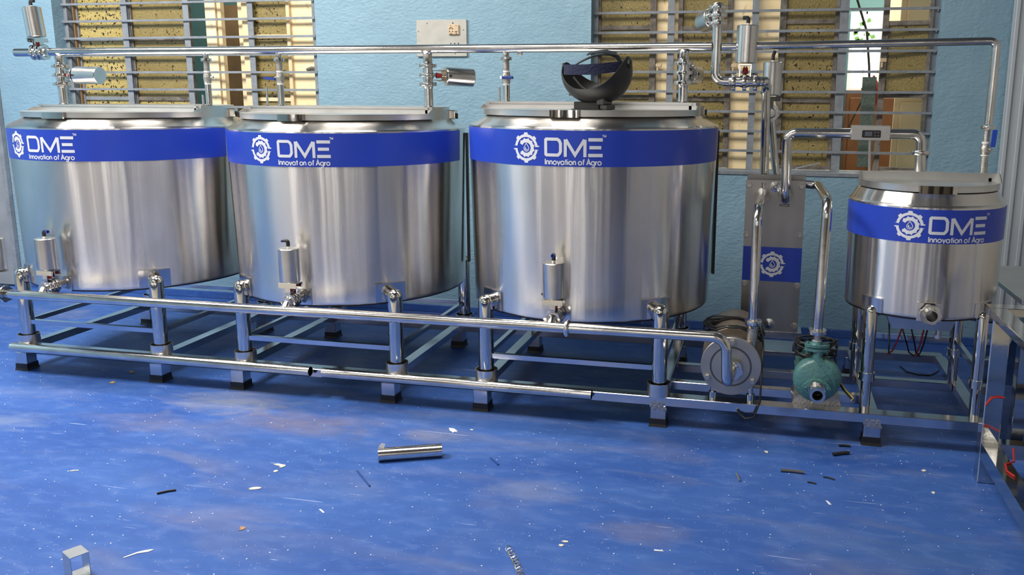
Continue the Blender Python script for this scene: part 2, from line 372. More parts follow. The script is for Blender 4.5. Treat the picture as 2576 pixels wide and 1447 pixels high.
for i, (a, b) in enumerate([(-1.4, -.25), (.5, 1.3), (3.5, 4.45), (5.35, 6.1), (2.0, 2.3)]):  # dark shutters added on the unseen wall for dark stripes in the reflections
    d = MB()
    for k in range(24): d.box(a, b, -6.4, -6.37-.006*(k % 2), .05+k*.13, .05+(k+1)*.13-.01)
    struct(d.build('door_%d' % (i+3), M_FDARK, smooth=False))
struct(MB().box(-3, 7.5, -6.6, 1.83, 4, 4.1).build('ceiling', M_CEIL, smooth=False))
# painted skirting, the floor paint turned up the wall
sk = MB(); sk.box(-1.63, 4.93, YW-.012, YW, 0, .05, .003); struct(sk.build('baseboard_back', M_FLOOR, smooth=False))
# sills
for i, (a, b, zt) in enumerate(((LW[0], LW[1], LW[2]), (RW[0], RW[1], RW[2]))):
    struct(MB().box(a-.01, b+.01, YW-.006, YW+T, zt, zt+.024, .003).build('trim_%d' % (i+1), M_GREY, smooth=False))
# left: grey steel door leaf with brown jamb
d = MB().box(-2.86, -1.66, YW-.03, YW-.001, .015, 2.28)
struct(d.build('door_1', M_DOORG, smooth=False))
struct(MB().box(-1.665, -1.63, YW-.04, YW-.001, 0, 2.3, .004).build('trim_3', M_GREY, smooth=False))
struct(MB().box(-1.70, -1.667, YW-.04, YW-.03, 1.25, 2.28).build('trim_4', M_BROWN, smooth=False))
# right: ribbed grey sheet shutter
d = MB(); x = 4.94
d.box(4.935, 6.29, YW-.05, YW-.02, 0, 2.6)
while x < 6.25: d.box(x, x+.022, YW-.062, YW-.05, 0, 2.6, .004); x += .062
struct(d.build('door_2', mat('ribbed_pale_sheet', (.48, .53, .57), .45), smooth=False))

# corridor beyond the windows
def sbox(name, m, *a): return struct(MB().box(*a).build(name, m, smooth=False))
sbox('wall_corridor', M_TEAL, -3.2, 7.4, 4.2, 4.3, 0, 3.2); sbox('wall_corridor_left', M_TEAL, -3.3, -3.2, 1.9, 4.3, 0, 3.2)
sbox('wall_corridor_right', M_CREAM, 6.2, 6.3, 1.9, 4.3, 0, 3.2); sbox('floor_corridor', M_CONC, -3.3, 7.4, 1.84, 4.3, -.05, 0)
sbox('ceiling_corridor', M_CREAM, -3.3, 7.4, 1.84, 4.3, 3.2, 3.3)
area('corridor_fill', (4.3, 3.1, 3.1), (0, 0, 0), 2.4, .8, 110, (1, .93, .80))  # fill light added to brighten the corridor, no visible fitting
area('corridor_fill', (.6, 3.3, 3.1), (0, 0, 0), 1.5, .5, 18, (1, .93, .80))
# window in the corridor wall, bright outside
f = struct(MB().box(4.34, 4.56, 4.18, 4.20, 1.48, 2.08).build('window_3', M_SKY, smooth=False))
fr = MB()
for a in ((4.32, 4.345), (4.555, 4.58), (4.44, 4.452)): fr.box(a[0], a[1], 4.15, 4.18, 1.46, 2.1)
fr.box(4.345, 4.555, 4.15, 4.18, 1.46, 1.48); fr.box(4.345, 4.555, 4.15, 4.18, 2.08, 2.1)
fr.build('window_frame', M_WHITE, f, smooth=False)
lv = MB()
for k in range(16):
    x = 4.36+random.random()*.17; z = 1.84+random.random()*.2; lv.obox((x, 4.172, z), (.016, 0, .006), (0, .003, 0), (-.006, 0, .014))
lv.build('foliage', M_LEAF, f, smooth=False)
cb = thing('cabinet', 'red-brown wooden cabinet in the corridor seen through the open casement', 'cabinet', (4.5, 4.0, 0))
MB().box(4.30, 4.70, 3.86, 4.14, 0, 1.46, .006).build('carcass', M_CABW, cb, smooth=False)
MB().box(4.33, 4.49, 3.845, 3.859, .06, 1.40, .004).build('door', M_CABW, cb, smooth=False)
MB().box(4.51, 4.67, 3.845, 3.859, .06, 1.40, .004).build('door', M_CABW, cb, smooth=False)
struct(MB().box(4.62, 5.6, 4.155, 4.199, 0, 2.25).build('door_8', M_CREAM, smooth=False))
struct(MB().box(-1.70, -1.34, 4.155, 4.199, 0, 2.25).build('door_10', mat('tan_door_paint', (.24, .15, .075), .6, 0, .2, 4), smooth=False))
struct(MB().box(-1.34, -1.30, 4.14, 4.199, 0, 2.29).build('trim_5', M_BROWN, smooth=False))
area('corridor_fill', (-1.2, 3.2, 3.1), (0, 0, 0), .8, .5, 22, (1, .93, .80))  # another added fill, brightens the tan door
t = thing('worktop', 'cream worktop edge low down in the corridor beyond the right-hand window', 'worktop', (4.3, 2.6, .8))
MB().box(4.05, 5.3, 2.5, 2.9, .72, .80, .004).build('top', M_CREAM, t, smooth=False)
MB().box(4.10, 5.25, 2.52, 2.88, 0, .72).build('base', M_CREAM, t, smooth=False)
t = thing('cloth_bag', 'dark red bag hanging from a thin pole beyond the right-hand window', 'bag', (4.40, 2.7, 1.43))
b_ = MB(); b_.lathe([(.002, 0), (.04, .03), (.055, .09), (.045, .15), (.02, .19), (.006, .22)], (4.375, 2.7, 1.33), (0, 0, 1), 16); b_.build('bag_body', mat('dark_red_cloth', (.16, .012, .02), .8, 0, .3, 20, bump=.5, bscale=40), t)
MB().tube([(4.06, 2.78, .82), (4.22, 2.75, 1.16), (4.38, 2.72, 1.55)], .006, 8).build('pole', M_BLK, t)
t = thing('hanging_cable', 'dark cable hanging behind the open gap of the right-hand window', 'cable', (4.3, 2.9, 1.6))
MB().tube([(4.22, 2.9, 3.19), (4.24, 2.9, 2.1), (4.33, 2.9, 1.85), (4.36, 2.9, 1.62), (4.37, 2.9, 1.50)], .008, 8).build('cord', M_CORD, t)

# windows: flat-bar grille + timber frames + casements
def casement(win, x0, x1, rails, ms, frame_m=M_FRAME, y=1.74, st=(.016, .030), tilt=0, z0=.985, z1=2.24):
    c = MB()
    def P_(x, z, dy): return V(x, y+(x-x0)*tilt+dy, z)
    def seg(xa, xb, za, zb, d0=-.018, d1=.018): c.add([P_(x, z, dy) for x in (xa, xb) for dy in (d0, d1) for z in (za, zb)], [[0, 1, 3, 2], [4, 6, 7, 5], [0, 4, 5, 1], [2, 3, 7, 6], [0, 2, 6, 4], [1, 5, 7, 3]])
    seg(x0, x0+st[0], z0, z1); seg(x1-st[1], x1, z0, z1)
    zs = [z0+.01]+list(rails)+[z1-.01]
    for z in zs: seg(x0+st[0], x1-st[1], z-.012, z+.012, -.014, .014)
    o = c.build('casement', frame_m, win, smooth=False)
    for i in range(len(zs)-1):
        m = ms[i % len(ms)]
        if m is None: continue
        g = MB(); a, b = x0+st[0], x1-st[1]
        g.add([P_(x, z, dy) for x in (a, b) for dy in (-.003, .003) for z in (zs[i]+.012, zs[i+1]-.012)], [[0, 1, 3, 2], [4, 6, 7, 5], [0, 4, 5, 1], [2, 3, 7, 6], [0, 2, 6, 4], [1, 5, 7, 3]])
        g.build('glass_pane', m, o, smooth=False)
    return o
GY = 1.700
def GX_(x): return 3.69+(x-3.69)*(GY+3.529)/(1.62+3.529)
def grille(win, x0, x1, verts, z0, z1, step=.1146, k0=.9743):
    g = MB(); x0, x1 = GX_(x0), GX_(x1); YW = GY; verts = [(GX_(a), GX_(b)) for a, b in verts]
    z = k0
    while z < z1: g.box(x0, x1, YW-.010, YW+.002, z-.0072, z+.0072); z += step
    g.build('grille_bars', M_GREY, win, smooth=False)
    g = MB()
    for a, b in verts: g.box(a, b, YW+.003, YW+.010, z0, z1)
    g.build('grille_uprights', M_GREY, win, smooth=False)
    g = MB(); g.box(x0-.004, x0+.028, YW+.0102, YW+.05, z0, z1); g.box(x1-.028, x1+.004, YW+.0102, YW+.05, z0, z1)
    for z in [z0+.1128*i for i in range(11)]:
        for xx in (x0+.012, x1-.012):
            g.lathe([(.002, -.003), (.006, 0), (.002, .003)], (xx, YW-.006, z), (1, .3, .2), 8)
    g.build('window_frame', M_GREY, win, smooth=False)
def mullion(win, x0, x1, m, y0=1.75, y1=1.79, z0=.977, z1=2.245, name='mullion'): return MB().box(x0, x1, y0, y1, z0, z1).build(name, m, win, smooth=False)
w1 = struct(MB().box(LW[0], LW[0]+.02, GY+.05, YW+T-.002, LW[2]+.024, 2.25).build('window_1', M_GREY, smooth=False))
grille(w1, -1.055, .842, [(-.593, -.549), (-.119, -.077), (.356, .396)], LW[2]+.024, 2.25)
mullion(w1, -1.168+.13, -1.095+.05, M_BROWN, 1.70, 1.78)
casement(w1, -1.040, -.612, [1.37, 1.774], [M_GL_BR, M_GL_BR, M_GL_BR], M_GREY, st=(.012, .026))
casement(w1, -.606, -.155, [1.37, 1.774], [M_GL_BR, M_GL_DK, M_GL_DK], st=(.01, .03))
mullion(w1, -.042, .034, M_CREAMS); mullion(w1, .043, .070, M_CREAM, 1.76, 1.80); mullion(w1, .205, .252, M_CREAM)
casement(w1, .252, .60, [1.37, 1.78], [M_GL_DK, M_GL_DK, M_GL_DK], M_CREAM, st=(.05, .024), tilt=.0)
mullion(w1, .60, .80, M_CREAMS, 1.742, 1.79)
MB().tube([(.70, 1.735, 1.565), (.735, 1.73, 1.575), (.79, 1.73, 1.572)], .010, 8).build('latch', M_FRAME, w1)
w2 = struct(MB().box(RW[1]-.012, RW[1], GY+.05, YW+T-.002, RW[2]+.024, 2.25).build('window_2', M_GREY, smooth=False))
grille(w2, 2.652, 4.575, [(3.093, 3.132), (3.574, 3.612), (4.056, 4.102)], RW[2]+.024, 2.25)
casement(w2, 2.662, 3.012, [1.40, 1.808], [M_GL_MD, M_GL_MD, M_GL_MD], M_FRAME, st=(.016, .036))
mullion(w2, 3.012, 3.092, M_CREAMS); mullion(w2, 3.10, 3.142, M_CREAM, 1.752, 1.79)
casement(w2, 3.144, 3.459, [1.39, 1.80], [M_GL_MD, M_GL_DK, M_GL_MD], M_FRAME, st=(.026, .030))
mullion(w2, 3.459, 3.728, M_CREAMS, 1.745, 1.79)
casement(w2, 3.730, 4.058, [1.385, 1.83], [M_GL_DK, M_GL_DK, M_GL_MD], M_FRAME, st=(.036, .022))
mullion(w2, 4.060, 4.080, M_WHITE, 1.735, 1.79)
casement(w2, 4.298, 4.555, [1.415, 1.815], [M_GL_PT if False else None, M_GL_MD, None], M_FRAME, st=(.030, .018), tilt=-.12)
g = MB().box(4.215, 4.292, 1.80, 1.806, 1.0, 1.52).build('glass_pane', M_GL_PT, w2, smooth=False)
for (xx, zz) in ((3.022, 1.575), (3.468, 1.572), (4.30, 1.60)):
    h = MB(); h.box(xx-.006, xx+.03, 1.712, 1.722, zz, zz+.022, .003); h.box(xx, xx+.012, 1.712, 1.722, zz-.03, zz, .003); h.build('latch', M_SOCK, w2, smooth=False)
MB().bar((3.86, 1.70, .99), (4.0, 1.66, 1.03), .008, .008).build('stay', M_GREY, w2, smooth=False)
# cream panelled door leaf standing behind the right-hand casement
dd = MB().box(4.44, 4.93, 2.10, 2.13, 0, 2.6); dd.box(4.47, 4.64, 2.085, 2.10, .2, 1.38, .01); dd.box(4.68, 4.90, 2.085, 2.10, .2, 1.38, .01); dd.box(4.47, 4.64, 2.085, 2.10, 1.5, 2.4, .01); dd.box(4.68, 4.90, 2.085, 2.10, 1.5, 2.4, .01)
struct(dd.build('door_9', M_CREAM, smooth=False))

# switch board on the wall
t = thing('switch_board', 'whitish metal switch board screwed to the blue wall behind the long pipe', 'switch board', (1.70, YW, 1.64))
def hole(mb, x, z, r, y): mb.lathe([(r, 0), (r, .0012)], (x, y, z), (0, -1, 0), 12)
MB().box(1.537, 1.866, YW-.014, YW-.0005, 1.638, 1.859, .003).build('board_plate', M_BOARD, t, smooth=False)
h = MB()
for x, z, r in ((1.61, 1.838, .003), (1.778, 1.838, .0045), (1.552, 1.79, .003), (1.846, 1.796, .003), (1.79, 1.655, .003), (1.762, 1.716, .004), (1.787, 1.716, .004), (1.812, 1.716, .004)): hole(h, x, z, r, YW-.014)
h.build('screw_holes', M_BLK, t)
s_ = MB().box(1.751, 1.82, YW-.026, YW-.014, 1.768, 1.828, .004).build('socket', M_SOCK, t, smooth=False)
h = MB()
for x, z, r in ((1.769, 1.822, .0025), (1.803, 1.822, .0025), (1.769, 1.809, .0042), (1.76, 1.804, .0035), (1.779, 1.804, .0035), (1.76, 1.787, .0035), (1.779, 1.787, .0035), (1.770, 1.774, .004), (1.803, 1.775, .0035)): hole(h, x, z, r, YW-.026)
h.box(1.795, 1.811, YW-.0275, YW-.0255, 1.784, 1.788); h.build('socket_holes', M_BLK, s_)

# ------------------------------------------------------------------ lettering on the labels
def arc_pts(cx, cy, r, a0, a1, n): return [(cx+r*math.cos(math.radians(a0+(a1-a0)*i/n)), cy+r*math.sin(math.radians(a0+(a1-a0)*i/n))) for i in range(n+1)]
def quad_strip(mb, A, B, fn):
    k = len(mb.v)
    for a, b in zip(A, B): mb.v += [Vector(fn(*a)), Vector(fn(*b))]
    for i in range(len(A)-1): mb.f.append([k+2*i, k+2*i+1, k+2*i+3, k+2*i+2])
def stroke(mb, pts, w, fn, seg=.008, cap=True):
    P2 = []
    for (x0, y0), (x1, y1) in zip(pts, pts[1:]):
        L = math.hypot(x1-x0, y1-y0); n = max(1, int(L/seg))
        for i in range(n): P2.append((x0+(x1-x0)*i/n, y0+(y1-y0)*i/n))
    P2.append(pts[-1])
    clo = math.hypot(pts[0][0]-pts[-1][0], pts[0][1]-pts[-1][1]) < 1e-6
    A, B = [], []
    m = len(P2)
    for i, (x, y) in enumerate(P2):
        a = P2[i-1] if i > 0 else (P2[-2] if clo else P2[i]); b = P2[i+1] if i < m-1 else (P2[1] if clo else P2[i])
        d1 = (x-a[0], y-a[1]); d2 = (b[0]-x, b[1]-y)
        l1 = math.hypot(*d1); l2 = math.hypot(*d2)
        if l1 < 1e-9: d1 = d2; l1 = l2
        if l2 < 1e-9: d2 = d1; l2 = l1
        n1 = (-d1[1]/l1, d1[0]/l1); n2 = (-d2[1]/l2, d2[0]/l2); nx, ny = n1[0]+n2[0], n1[1]+n2[1]; l = math.hypot(nx, ny)
        if l < 1e-6: nx, ny = n1; l = 1
        nx, ny = nx/l, ny/l; c = max(.35, nx*n1[0]+ny*n1[1]); h = w/2/c
        A.append((x+nx*h, y+ny*h)); B.append((x-nx*h, y-ny*h))
    quad_strip(mb, A, B, fn)
def gear(mb, cx, cy, R, fn):
    # outer broken ring with eight teeth
    for a0, a1 in ((4, 172), (184, 352)):
        A, B = [], []
        n = 84
        for i in range(n+1):
            a = a0+(a1-a0)*i/n; t = ((a+22.5) % 45)/45
            tooth = .30 < t < .70 if True else False
            ro = R*(1.0 if tooth else .885); ri = R*.70
            A.append((cx+ri*math.cos(math.radians(a)), cy+ri*math.sin(math.radians(a)))); B.append((cx+ro*math.cos(math.radians(a)), cy+ro*math.sin(math.radians(a))))
        quad_strip(mb, A, B, fn)
    A, B = [], []; n = 110
    for i in range(n+1):
        a = -148+(148+152)*i/n; t = (a % 30)/30; ro = R*(.635 if .3 < t < .7 else .575); ri = R*.34
        A.append((cx+.02*R+ri*math.cos(math.radians(a)), cy+ri*math.sin(math.radians(a)))); B.append((cx+.02*R+ro*math.cos(math.radians(a)), cy+ro*math.sin(math.radians(a))))
    quad_strip(mb, A, B, fn)
    drop = [(cx+.02*R, cy+.30*R)]+arc_pts(cx+.02*R, cy-.05*R, .19*R, 35, -215, 20)+[(cx+.02*R, cy+.30*R)]
    stroke(mb, drop, .045*R, fn, .002)
    stroke(mb, arc_pts(cx+.02*R, cy-.05*R, .10*R, -20, -200, 10), .05*R, fn, .002)
    quad_strip(mb, arc_pts(cx-.02*R, cy-.02*R, .002*R, 90, 270, 5), arc_pts(cx-.02*R, cy-.02*R, .07*R, 90, 300, 5), fn)
GL = {'I': ([[(0, 0), (0, 1.5)]], .36), 'n': ([[(0, 0), (0, 1)], [(0, .55), (.08, .82), (.3, 1), (.52, .96), (.68, .75), (.7, .5), (.7, 0)]], 1.04),
      'o': ([arc_pts(.5, .5, .48, 90, 450, 18)], 1.28), 'v': ([[(0, 1), (.4, 0), (.8, 1)]], 1.02), 'a': ([arc_pts(.5, .5, .48, 90, 450, 18), [(.98, 0), (.98, 1)]], 1.28),
      't': ([[(.28, 0), (.28, 1.45)], [(0, 1), (.56, 1)]], .78), 'i': ([[(0, 0), (0, 1)], [(0, 1.28), (0, 1.45)]], .36), ' ': ([], .45),
      'f': ([[(.2, 0), (.2, 1.15), (.28, 1.4), (.55, 1.48)], [(0, 1), (.5, 1)]], .7), 'A': ([[(0, 0), (.55, 1.5), (1.1, 0)], [(.2, .48), (.9, .48)]], 1.3),
      'g': ([arc_pts(.5, .5, .48, 90, 450, 18), [(.98, 1), (.98, -.2), (.8, -.48), (.5, -.55), (.2, -.42)]], 1.3), 'r': ([[(0, 0), (0, 1)], [(0, .55), (.12, .85), (.42, 1)]], .6),
      '_': ([], .36), 'T': ([[(.5, 0), (.5, 1.4)], [(0, 1.4), (1, 1.4)]], 1.2), 'M': ([[(0, 0), (0, 1.4), (.5, .3), (1, 1.4), (1, 0)]], 1.2)}
def text(mb, s, x, y, width, fn, xh=None, wt=.30):
    tot = sum(GL[c][1] for c in s)-.2; k = width/tot; xh = xh or k
    for c in s:
        for st in GL[c][0]: stroke(mb, [(x+px*k, y+py*xh) for px, py in st], wt*xh, fn, .004)
        x += GL[c][1]*k
def wordmark(mb, x, y, h, wd, fn, missing=False):
    wt = h*.165; t2 = wt/2
    # D
    Dw = wd*.315; c = h*.10
    D = [(x+t2, y+h*.5), (x+t2, y+t2+c*.4), (x+t2+c*.4, y+t2), (x+Dw-c*2.2, y+t2), (x+Dw-t2-c*.5, y+t2+c*.9), (x+Dw-t2, y+h*.28), (x+Dw-t2, y+h*.70), (x+Dw-t2-c*.7, y+h-t2-c*.7), (x+Dw-c*2.6, y+h-t2), (x+t2+c*.4, y+h-t2), (x+t2, y+h-t2-c*.4), (x+t2, y+h*.5)]
    stroke(mb, D, wt, fn)
    mx = x+wd*.345; mw = wd*.385
    stroke(mb, [(mx+t2, y), (mx+t2, y+h-t2*1.4), (mx+t2+.0001, y+h-t2)], wt, fn)
    stroke(mb, [(mx+t2*1.3, y+h-t2*1.1), (mx+mw/2, y+t2*1.3), (mx+mw-t2*1.3, y+h-t2*1.1)], wt, fn)
    stroke(mb, [(mx+mw-t2, y), (mx+mw-t2, y+h-t2)], wt, fn)
    ex = x+wd*.76; ew = wd*.24
    stroke(mb, [(ex, y+h-t2*1.1), (x+wd, y+h-t2*1.1)], wt*1.08, fn)
    stroke(mb, [(ex+ew*.08, y+h*.5), (x+wd-ew*.10, y+h*.5)], wt*1.08, fn)
    stroke(mb, [(ex, y+t2*1.1), (x+wd, y+t2*1.1)], wt*1.08, fn)
    text(mb, 'TM', x+wd-.002, y+h+.003, .015*wd/.24, fn, .0065*wd/.24, .28)
    text(mb, 'Innovat_on of Agro' if missing else 'Innovation of Agro', x+.004, y-h*.42, wd-.008, fn, h*.195)

# ------------------------------------------------------------------ clamps and valves
def clamp(mb, o, axis, r=.040, h=.016, n=48):   # slotted union nut
    o = Vector(o); a = Vector(axis).normalized()
    mb.lathe([(r*.54, -h*.5), (r*.98, -h*.5), (r, -h*.36), (r, h*.36), (r*.98, h*.5), (r*.54, h*.5)], o, a, n, (r*.9, 6, r*.09)); mb.f = mb.f[:-2]
def butterfly(name, label, ctr, axis, act_dir, pipe_r=.0215, act_len=.16, act_r=.045, gap=.030, rings=3, off=.105, group='pneumatic butterfly valves', elbow=(1, 0, 0), rr=.042, blue=True, fitting=True):
    c = Vector(ctr); a = Vector(axis).normalized(); d = Vector(act_dir).normalized()
    t = thing(name, label, 'valve', c, group)
    b = MB(); L = gap*(1.2 if rings == 3 else .8)+.012
    b.lathe([(pipe_r, -L), (pipe_r*1.25, -L*.7), (pipe_r*1.05, -L*.4), (pipe_r*1.4, 0), (pipe_r*1.05, L*.4), (pipe_r*1.25, L*.7), (pipe_r, L)], c, a, 32)
    b.build('valve_body', M_PIPE, t)
    for k in ((-1, 0, 1) if rings == 3 else (-.5, .5)):
        q = MB(); clamp(q, c+a*gap*k, a, rr, .0165); q.build('union_nut', M_PIPE, t)
    sd = a.cross(d).normalized(); s0 = c+d*rr*.95; s1 = c+d*(off-.012)
    q = MB(); q.cyl(s0, s1, .008, 16); q.build('stem', M_PIPE, t)
    q = MB(); q.cyl(c+d*(off-.045), c+d*(off-.018), .014, 16, .010); q.build('indicator', M_RED, t, angle=30)
    q = MB(); pl = c+d*(off-.006)
    q.obox(pl, sd*act_r*.95, a*act_r*.55, d*.002)
    for sg in (-1, 1):
        q.obox(pl+a*sg*act_r*.55-d*.010, sd*act_r*.95, a*.0015, d*.011)
    q.obox(pl+a*act_r*.5-d*.035, sd*.012, a*.002, d*.030); q.obox(pl-a*act_r*.5-d*.035, sd*.012, a*.002, d*.030)
    q.build('bracket', M_POL, t, smooth=False)
    A0 = c+d*off; q = MB(); q.lathe([(act_r-.004, 0), (act_r, .004), (act_r, act_len-.003), (act_r-.003, act_len), (.001, act_len)], A0, d, 48); q.build('actuator_cylinder', M_ACT, t)
    q = MB(); q.cyl(A0+sd*-act_r*.98+d*.014, A0+sd*-act_r*1.12+d*.014, .006, 12); q.build('breather_plug', M_BLK, t)
    e = Vector(elbow).normalized(); T0 = A0+d*act_len
    if not fitting: return t
    q = MB(); q.cyl(T0, T0+d*.010, .007, 14); q.build('nipple', M_TAPE, t)
    q = MB(); q.tube(fillet([T0+d*.009, T0+d*.032, T0+d*.032+e*.024], .008, 6), .0085, 14)
    el = q.build('air_fitting', M_BLK, t)
    if blue: q = MB(); q.hollow(T0+d*.032+e*.024, T0+d*.032+e*.029, .0082, .005, 16); q.build('release_ring', M_BLUEP, el)
    return t

# ------------------------------------------------------------------ tanks
def legtube(mb, x, y, z0, zt, cx, cy, r):
    d = V(cx-x, cy-y, 0).normalized()
    pr = [(r, z0), (r, zt-r)]+[(r*math.cos(a*PI/16), zt-r+r*math.sin(a*PI/16)) for a in range(1, 8)]+[(.0005, zt)]
    mb.lathe(pr, (x, y, 0), (0, 0, 1), 36)
    mb.cyl(V(x, y, zt-r), V(x, y, zt-r)+d*.05, r*.93, 28)
LABG = 'large steel process tanks with blue label band'
def tank(label, cx, cy, R, Rb, zb, zs, zbb, dz, legs, zleg, lr, rail_z, chord, hd, rl, band, logo, group=None, missing=False, small=False, lh=.077, scale=1.0, rails=True, nozzle=None, inlets=()):
    t = thing('process_tank', label, 'tank', (cx, cy, 0), group)
    def ob(mb, name, m, p=None, **k): return mb.build(name, m, p or t, **k)
    s = MB(); pr = [(.001, zb+.0), (Rb-.02, zb+.0), (Rb-.006, zb+.0005), (Rb-.001, zb+.005), (Rb, zb+.010), (Rb, zb+.016), (Rb+.0003, zb+.03)]
    for k in range(1, 9): pr.append((Rb+(R-Rb)*k/8, zb+.030+(zs-zb-.042)*k/8))
    pr.append((R, zs-.005))
    pr += [(R-.004, zs), (R-.010, zs+.003)]
    sh = .0 
    zn = zs+ (.036 if not small else .045)
    pr += [(rl+.008, zn), (rl-.006, zn+.004), (rl-.008, zn+.014), (.001, zn+.014)]
    s.lathe(pr, (cx, cy, 0), (0, 0, 1), 128); ob(s, 'shell', M_TANK, angle=25)
    # black gasket line under the drum
    s = MB(); s.lathe([(Rb-.03, zb-.006), (Rb-.008, zb-.006), (Rb-.008, zb-.0005), (Rb-.03, zb-.0005)], (cx, cy, 0), (0, 0, 1), 96); ob(s, 'bottom_seam', M_RUB)
    # label band
    a0, a1 = band; nb = 96; s = MB(); k = len(s.v); zt_ = zs-.012
    def rad(z): return Rb+(R-Rb)*(z-zb)/(zs-zb)
    for i in range(nb+1):
        a = math.radians(a0+(a1-a0)*i/nb)
        for z in (zbb, zt_):
            for e in (.0006, .0018): rr = rad(z)+e; s.v.append(V(cx+rr*math.cos(a), cy+rr*math.sin(a), z))
    for i in range(nb):
        p, q = 4*i, 4*i+4
        s.f += [[p+1, q+1, q+3, p+3], [p, p+2, q+2, q], [p, q, q+1, p+1], [p+2, p+3, q+3, q+2]]
    s.f += [[0, 1, 3, 2], [4*nb, 4*nb+2, 4*nb+3, 4*nb+1]]
    bo = ob(s, 'label_band', M_BAND, angle=60)
    ga, wa, we = logo   # gear centre angle, wordmark start and end angle
    zc = zbb+(zt_-zbb)*.50
    def fn(u, v):       # u metres round the drum from -90 deg
        a = math.radians(-90)+u/R; rr = rad(v)+.0026; return (cx+rr*math.cos(a), cy+rr*math.sin(a), v)
    def ua(a): return math.radians(a+90)*R
    g = MB(); gear(g, ua(ga), zc, .0625*scale, fn); ob(g, 'emblem', M_WHITE, bo, smooth=False)
    g = MB(); wordmark(g, ua(wa), zc-.036*scale+.003, lh*scale, ua(we)-ua(wa), fn, missing); ob(g, 'lettering', M_WHITE, bo, smooth=False)
    # hinged front lid (D shaped) with rolled rim, upturned edge, grip tab
    zl = zn+.006; yl = cy-chord; hl = math.sqrt(hd**2-chord**2)
    a_s = math.degrees(math.atan2(-chord, -hl)); a_e = math.degrees(math.atan2(-chord, hl))
    poly = [(cx+hd*math.cos(math.radians(a_s+(a_e-a_s)*i/72)), cy+hd*math.sin(math.radians(a_s+(a_e-a_s)*i/72))) for i in range(73)]
    l = MB(); l.prism(poly, zl+.021, zl+.026)
    pin = [(cx+(x-cx)*.982, cy+(y-cy)*.982) for x, y in poly]; k = len(l.v)
    for (x, y), (u, v) in zip(poly, pin): l.v += [V(x, y, zl), V(x, y, zl+.022), V(u, v, zl), V(u, v, zl+.022)]
    for i in range(72): p = k+4*i; l.f += [[p, p+4, p+5, p+1], [p+2, p+3, p+7, p+6], [p, p+2, p+6, p+4]]
    lid = ob(l, 'lid', M_LID, angle=30)
    l = MB(); zl2 = zl+.026; lip = .017 if not small else .032
    l.box(cx-hl+.004, cx+hl-.004, yl-.006, yl-.002, zl, zl2+lip)
    for sg in (-1, 1):
        xx = cx+sg*(hl-.005); l.prism([(yl-.075, zl2), (yl-.002, zl2), (yl-.002, zl2+lip), (yl-.030, zl2+lip)], -.0015, .0015, lambda a, b, c: (xx+c, a, b))
    ob(l, 'lid_flange', M_LID, lid, smooth=False)
    if not small or True:
        l = MB(); A, B = (-99.5, -84.5) if not small else (-106, -76); n = 20; k = len(l.v)
        for i in range(n+1):
            a = math.radians(A+(B-A)*i/n); bul = .018*min(1, 3*math.sin(PI*i/n)**.6) if 0 < i < n else 0
            for rr, z in ((hd+bul, zl-.004), (hd+bul, zl+.0265), (hd-.004, zl+.0265), (hd-.004, zl-.004)): l.v.append(V(cx+rr*math.cos(a), cy+rr*math.sin(a), z))
        for i in range(n):
            p = k+4*i
            for e in range(4): l.f.append([p+e, p+(e+1) % 4, p+4+(e+1) % 4, p+4+e])
        l.f += [[k, k+1, k+2, k+3], [k+4*n, k+4*n+3, k+4*n+2, k+4*n+1]]
        ob(l, 'grip_tab', M_POL, lid, angle=30)
    # raised fixed cover over the rear half
    rr_ = rl; ch2 = chord-.006; hr = math.sqrt(rr_**2-ch2**2); b0 = math.degrees(math.atan2(-ch2, hr)); b1 = 180-b0
    pol = [(cx+rr_*math.cos(math.radians(b0+(b1-b0)*i/80)), cy+rr_*math.sin(math.radians(b0+(b1-b0)*i/80))) for i in range(81)]
    zr = zs+.098 if not small else zs+.092
    l = MB(); l.prism(pol, zn+.002, zr); cov = ob(l, 'rear_cover', M_LID, angle=30)
    l = MB(); l.box(cx-hr-.004, cx+hr-.03, cy-ch2-.006, cy-ch2-.0005, zr-.006, zr+.001); l.box(cx-hr-.003, cx-hr+.012, cy-ch2-.006, cy-ch2-.0005, zn+.03, zr-.006)
    l.box(cx+hr-.03, cx+hr-.018, cy-ch2-.012, cy-ch2-.0005, zn+.026, zr-.002)
    ob(l, 'cover_edge', M_LID, cov, smooth=False)
    if not small:
        l = MB(); ah = math.radians(18); px, py = cx+(rl+.018)*math.cos(ah), cy+(rl+.018)*math.sin(ah)
        l.box(px-.02, px+.016, py-.018, py+.018, zn, zn+.045, .004); ob(l, 'latch', M_POL, cov, smooth=False)
        l = MB(); l.box(px+.0165, px+.026, py-.008, py+.004, zn+.002, zn+.030, .002); ob(l, 'latch_hook', M_BLK, cov, smooth=False)
        # vertical sight channel on the right flank
        a = math.radians(13); e = V(math.cos(a), math.sin(a), 0); tt = V(-math.sin(a), math.cos(a), 0); l = MB()
        zz0, zz1 = zb+.10, zs-.03
        l.obox(V(cx, cy, (zz0+zz1)/2)+e*(R+.007), e*.0065, tt*.016, V(0, 0, (zz1-zz0)/2)); ob(l, 'side_channel', M_BLK, smooth=False)
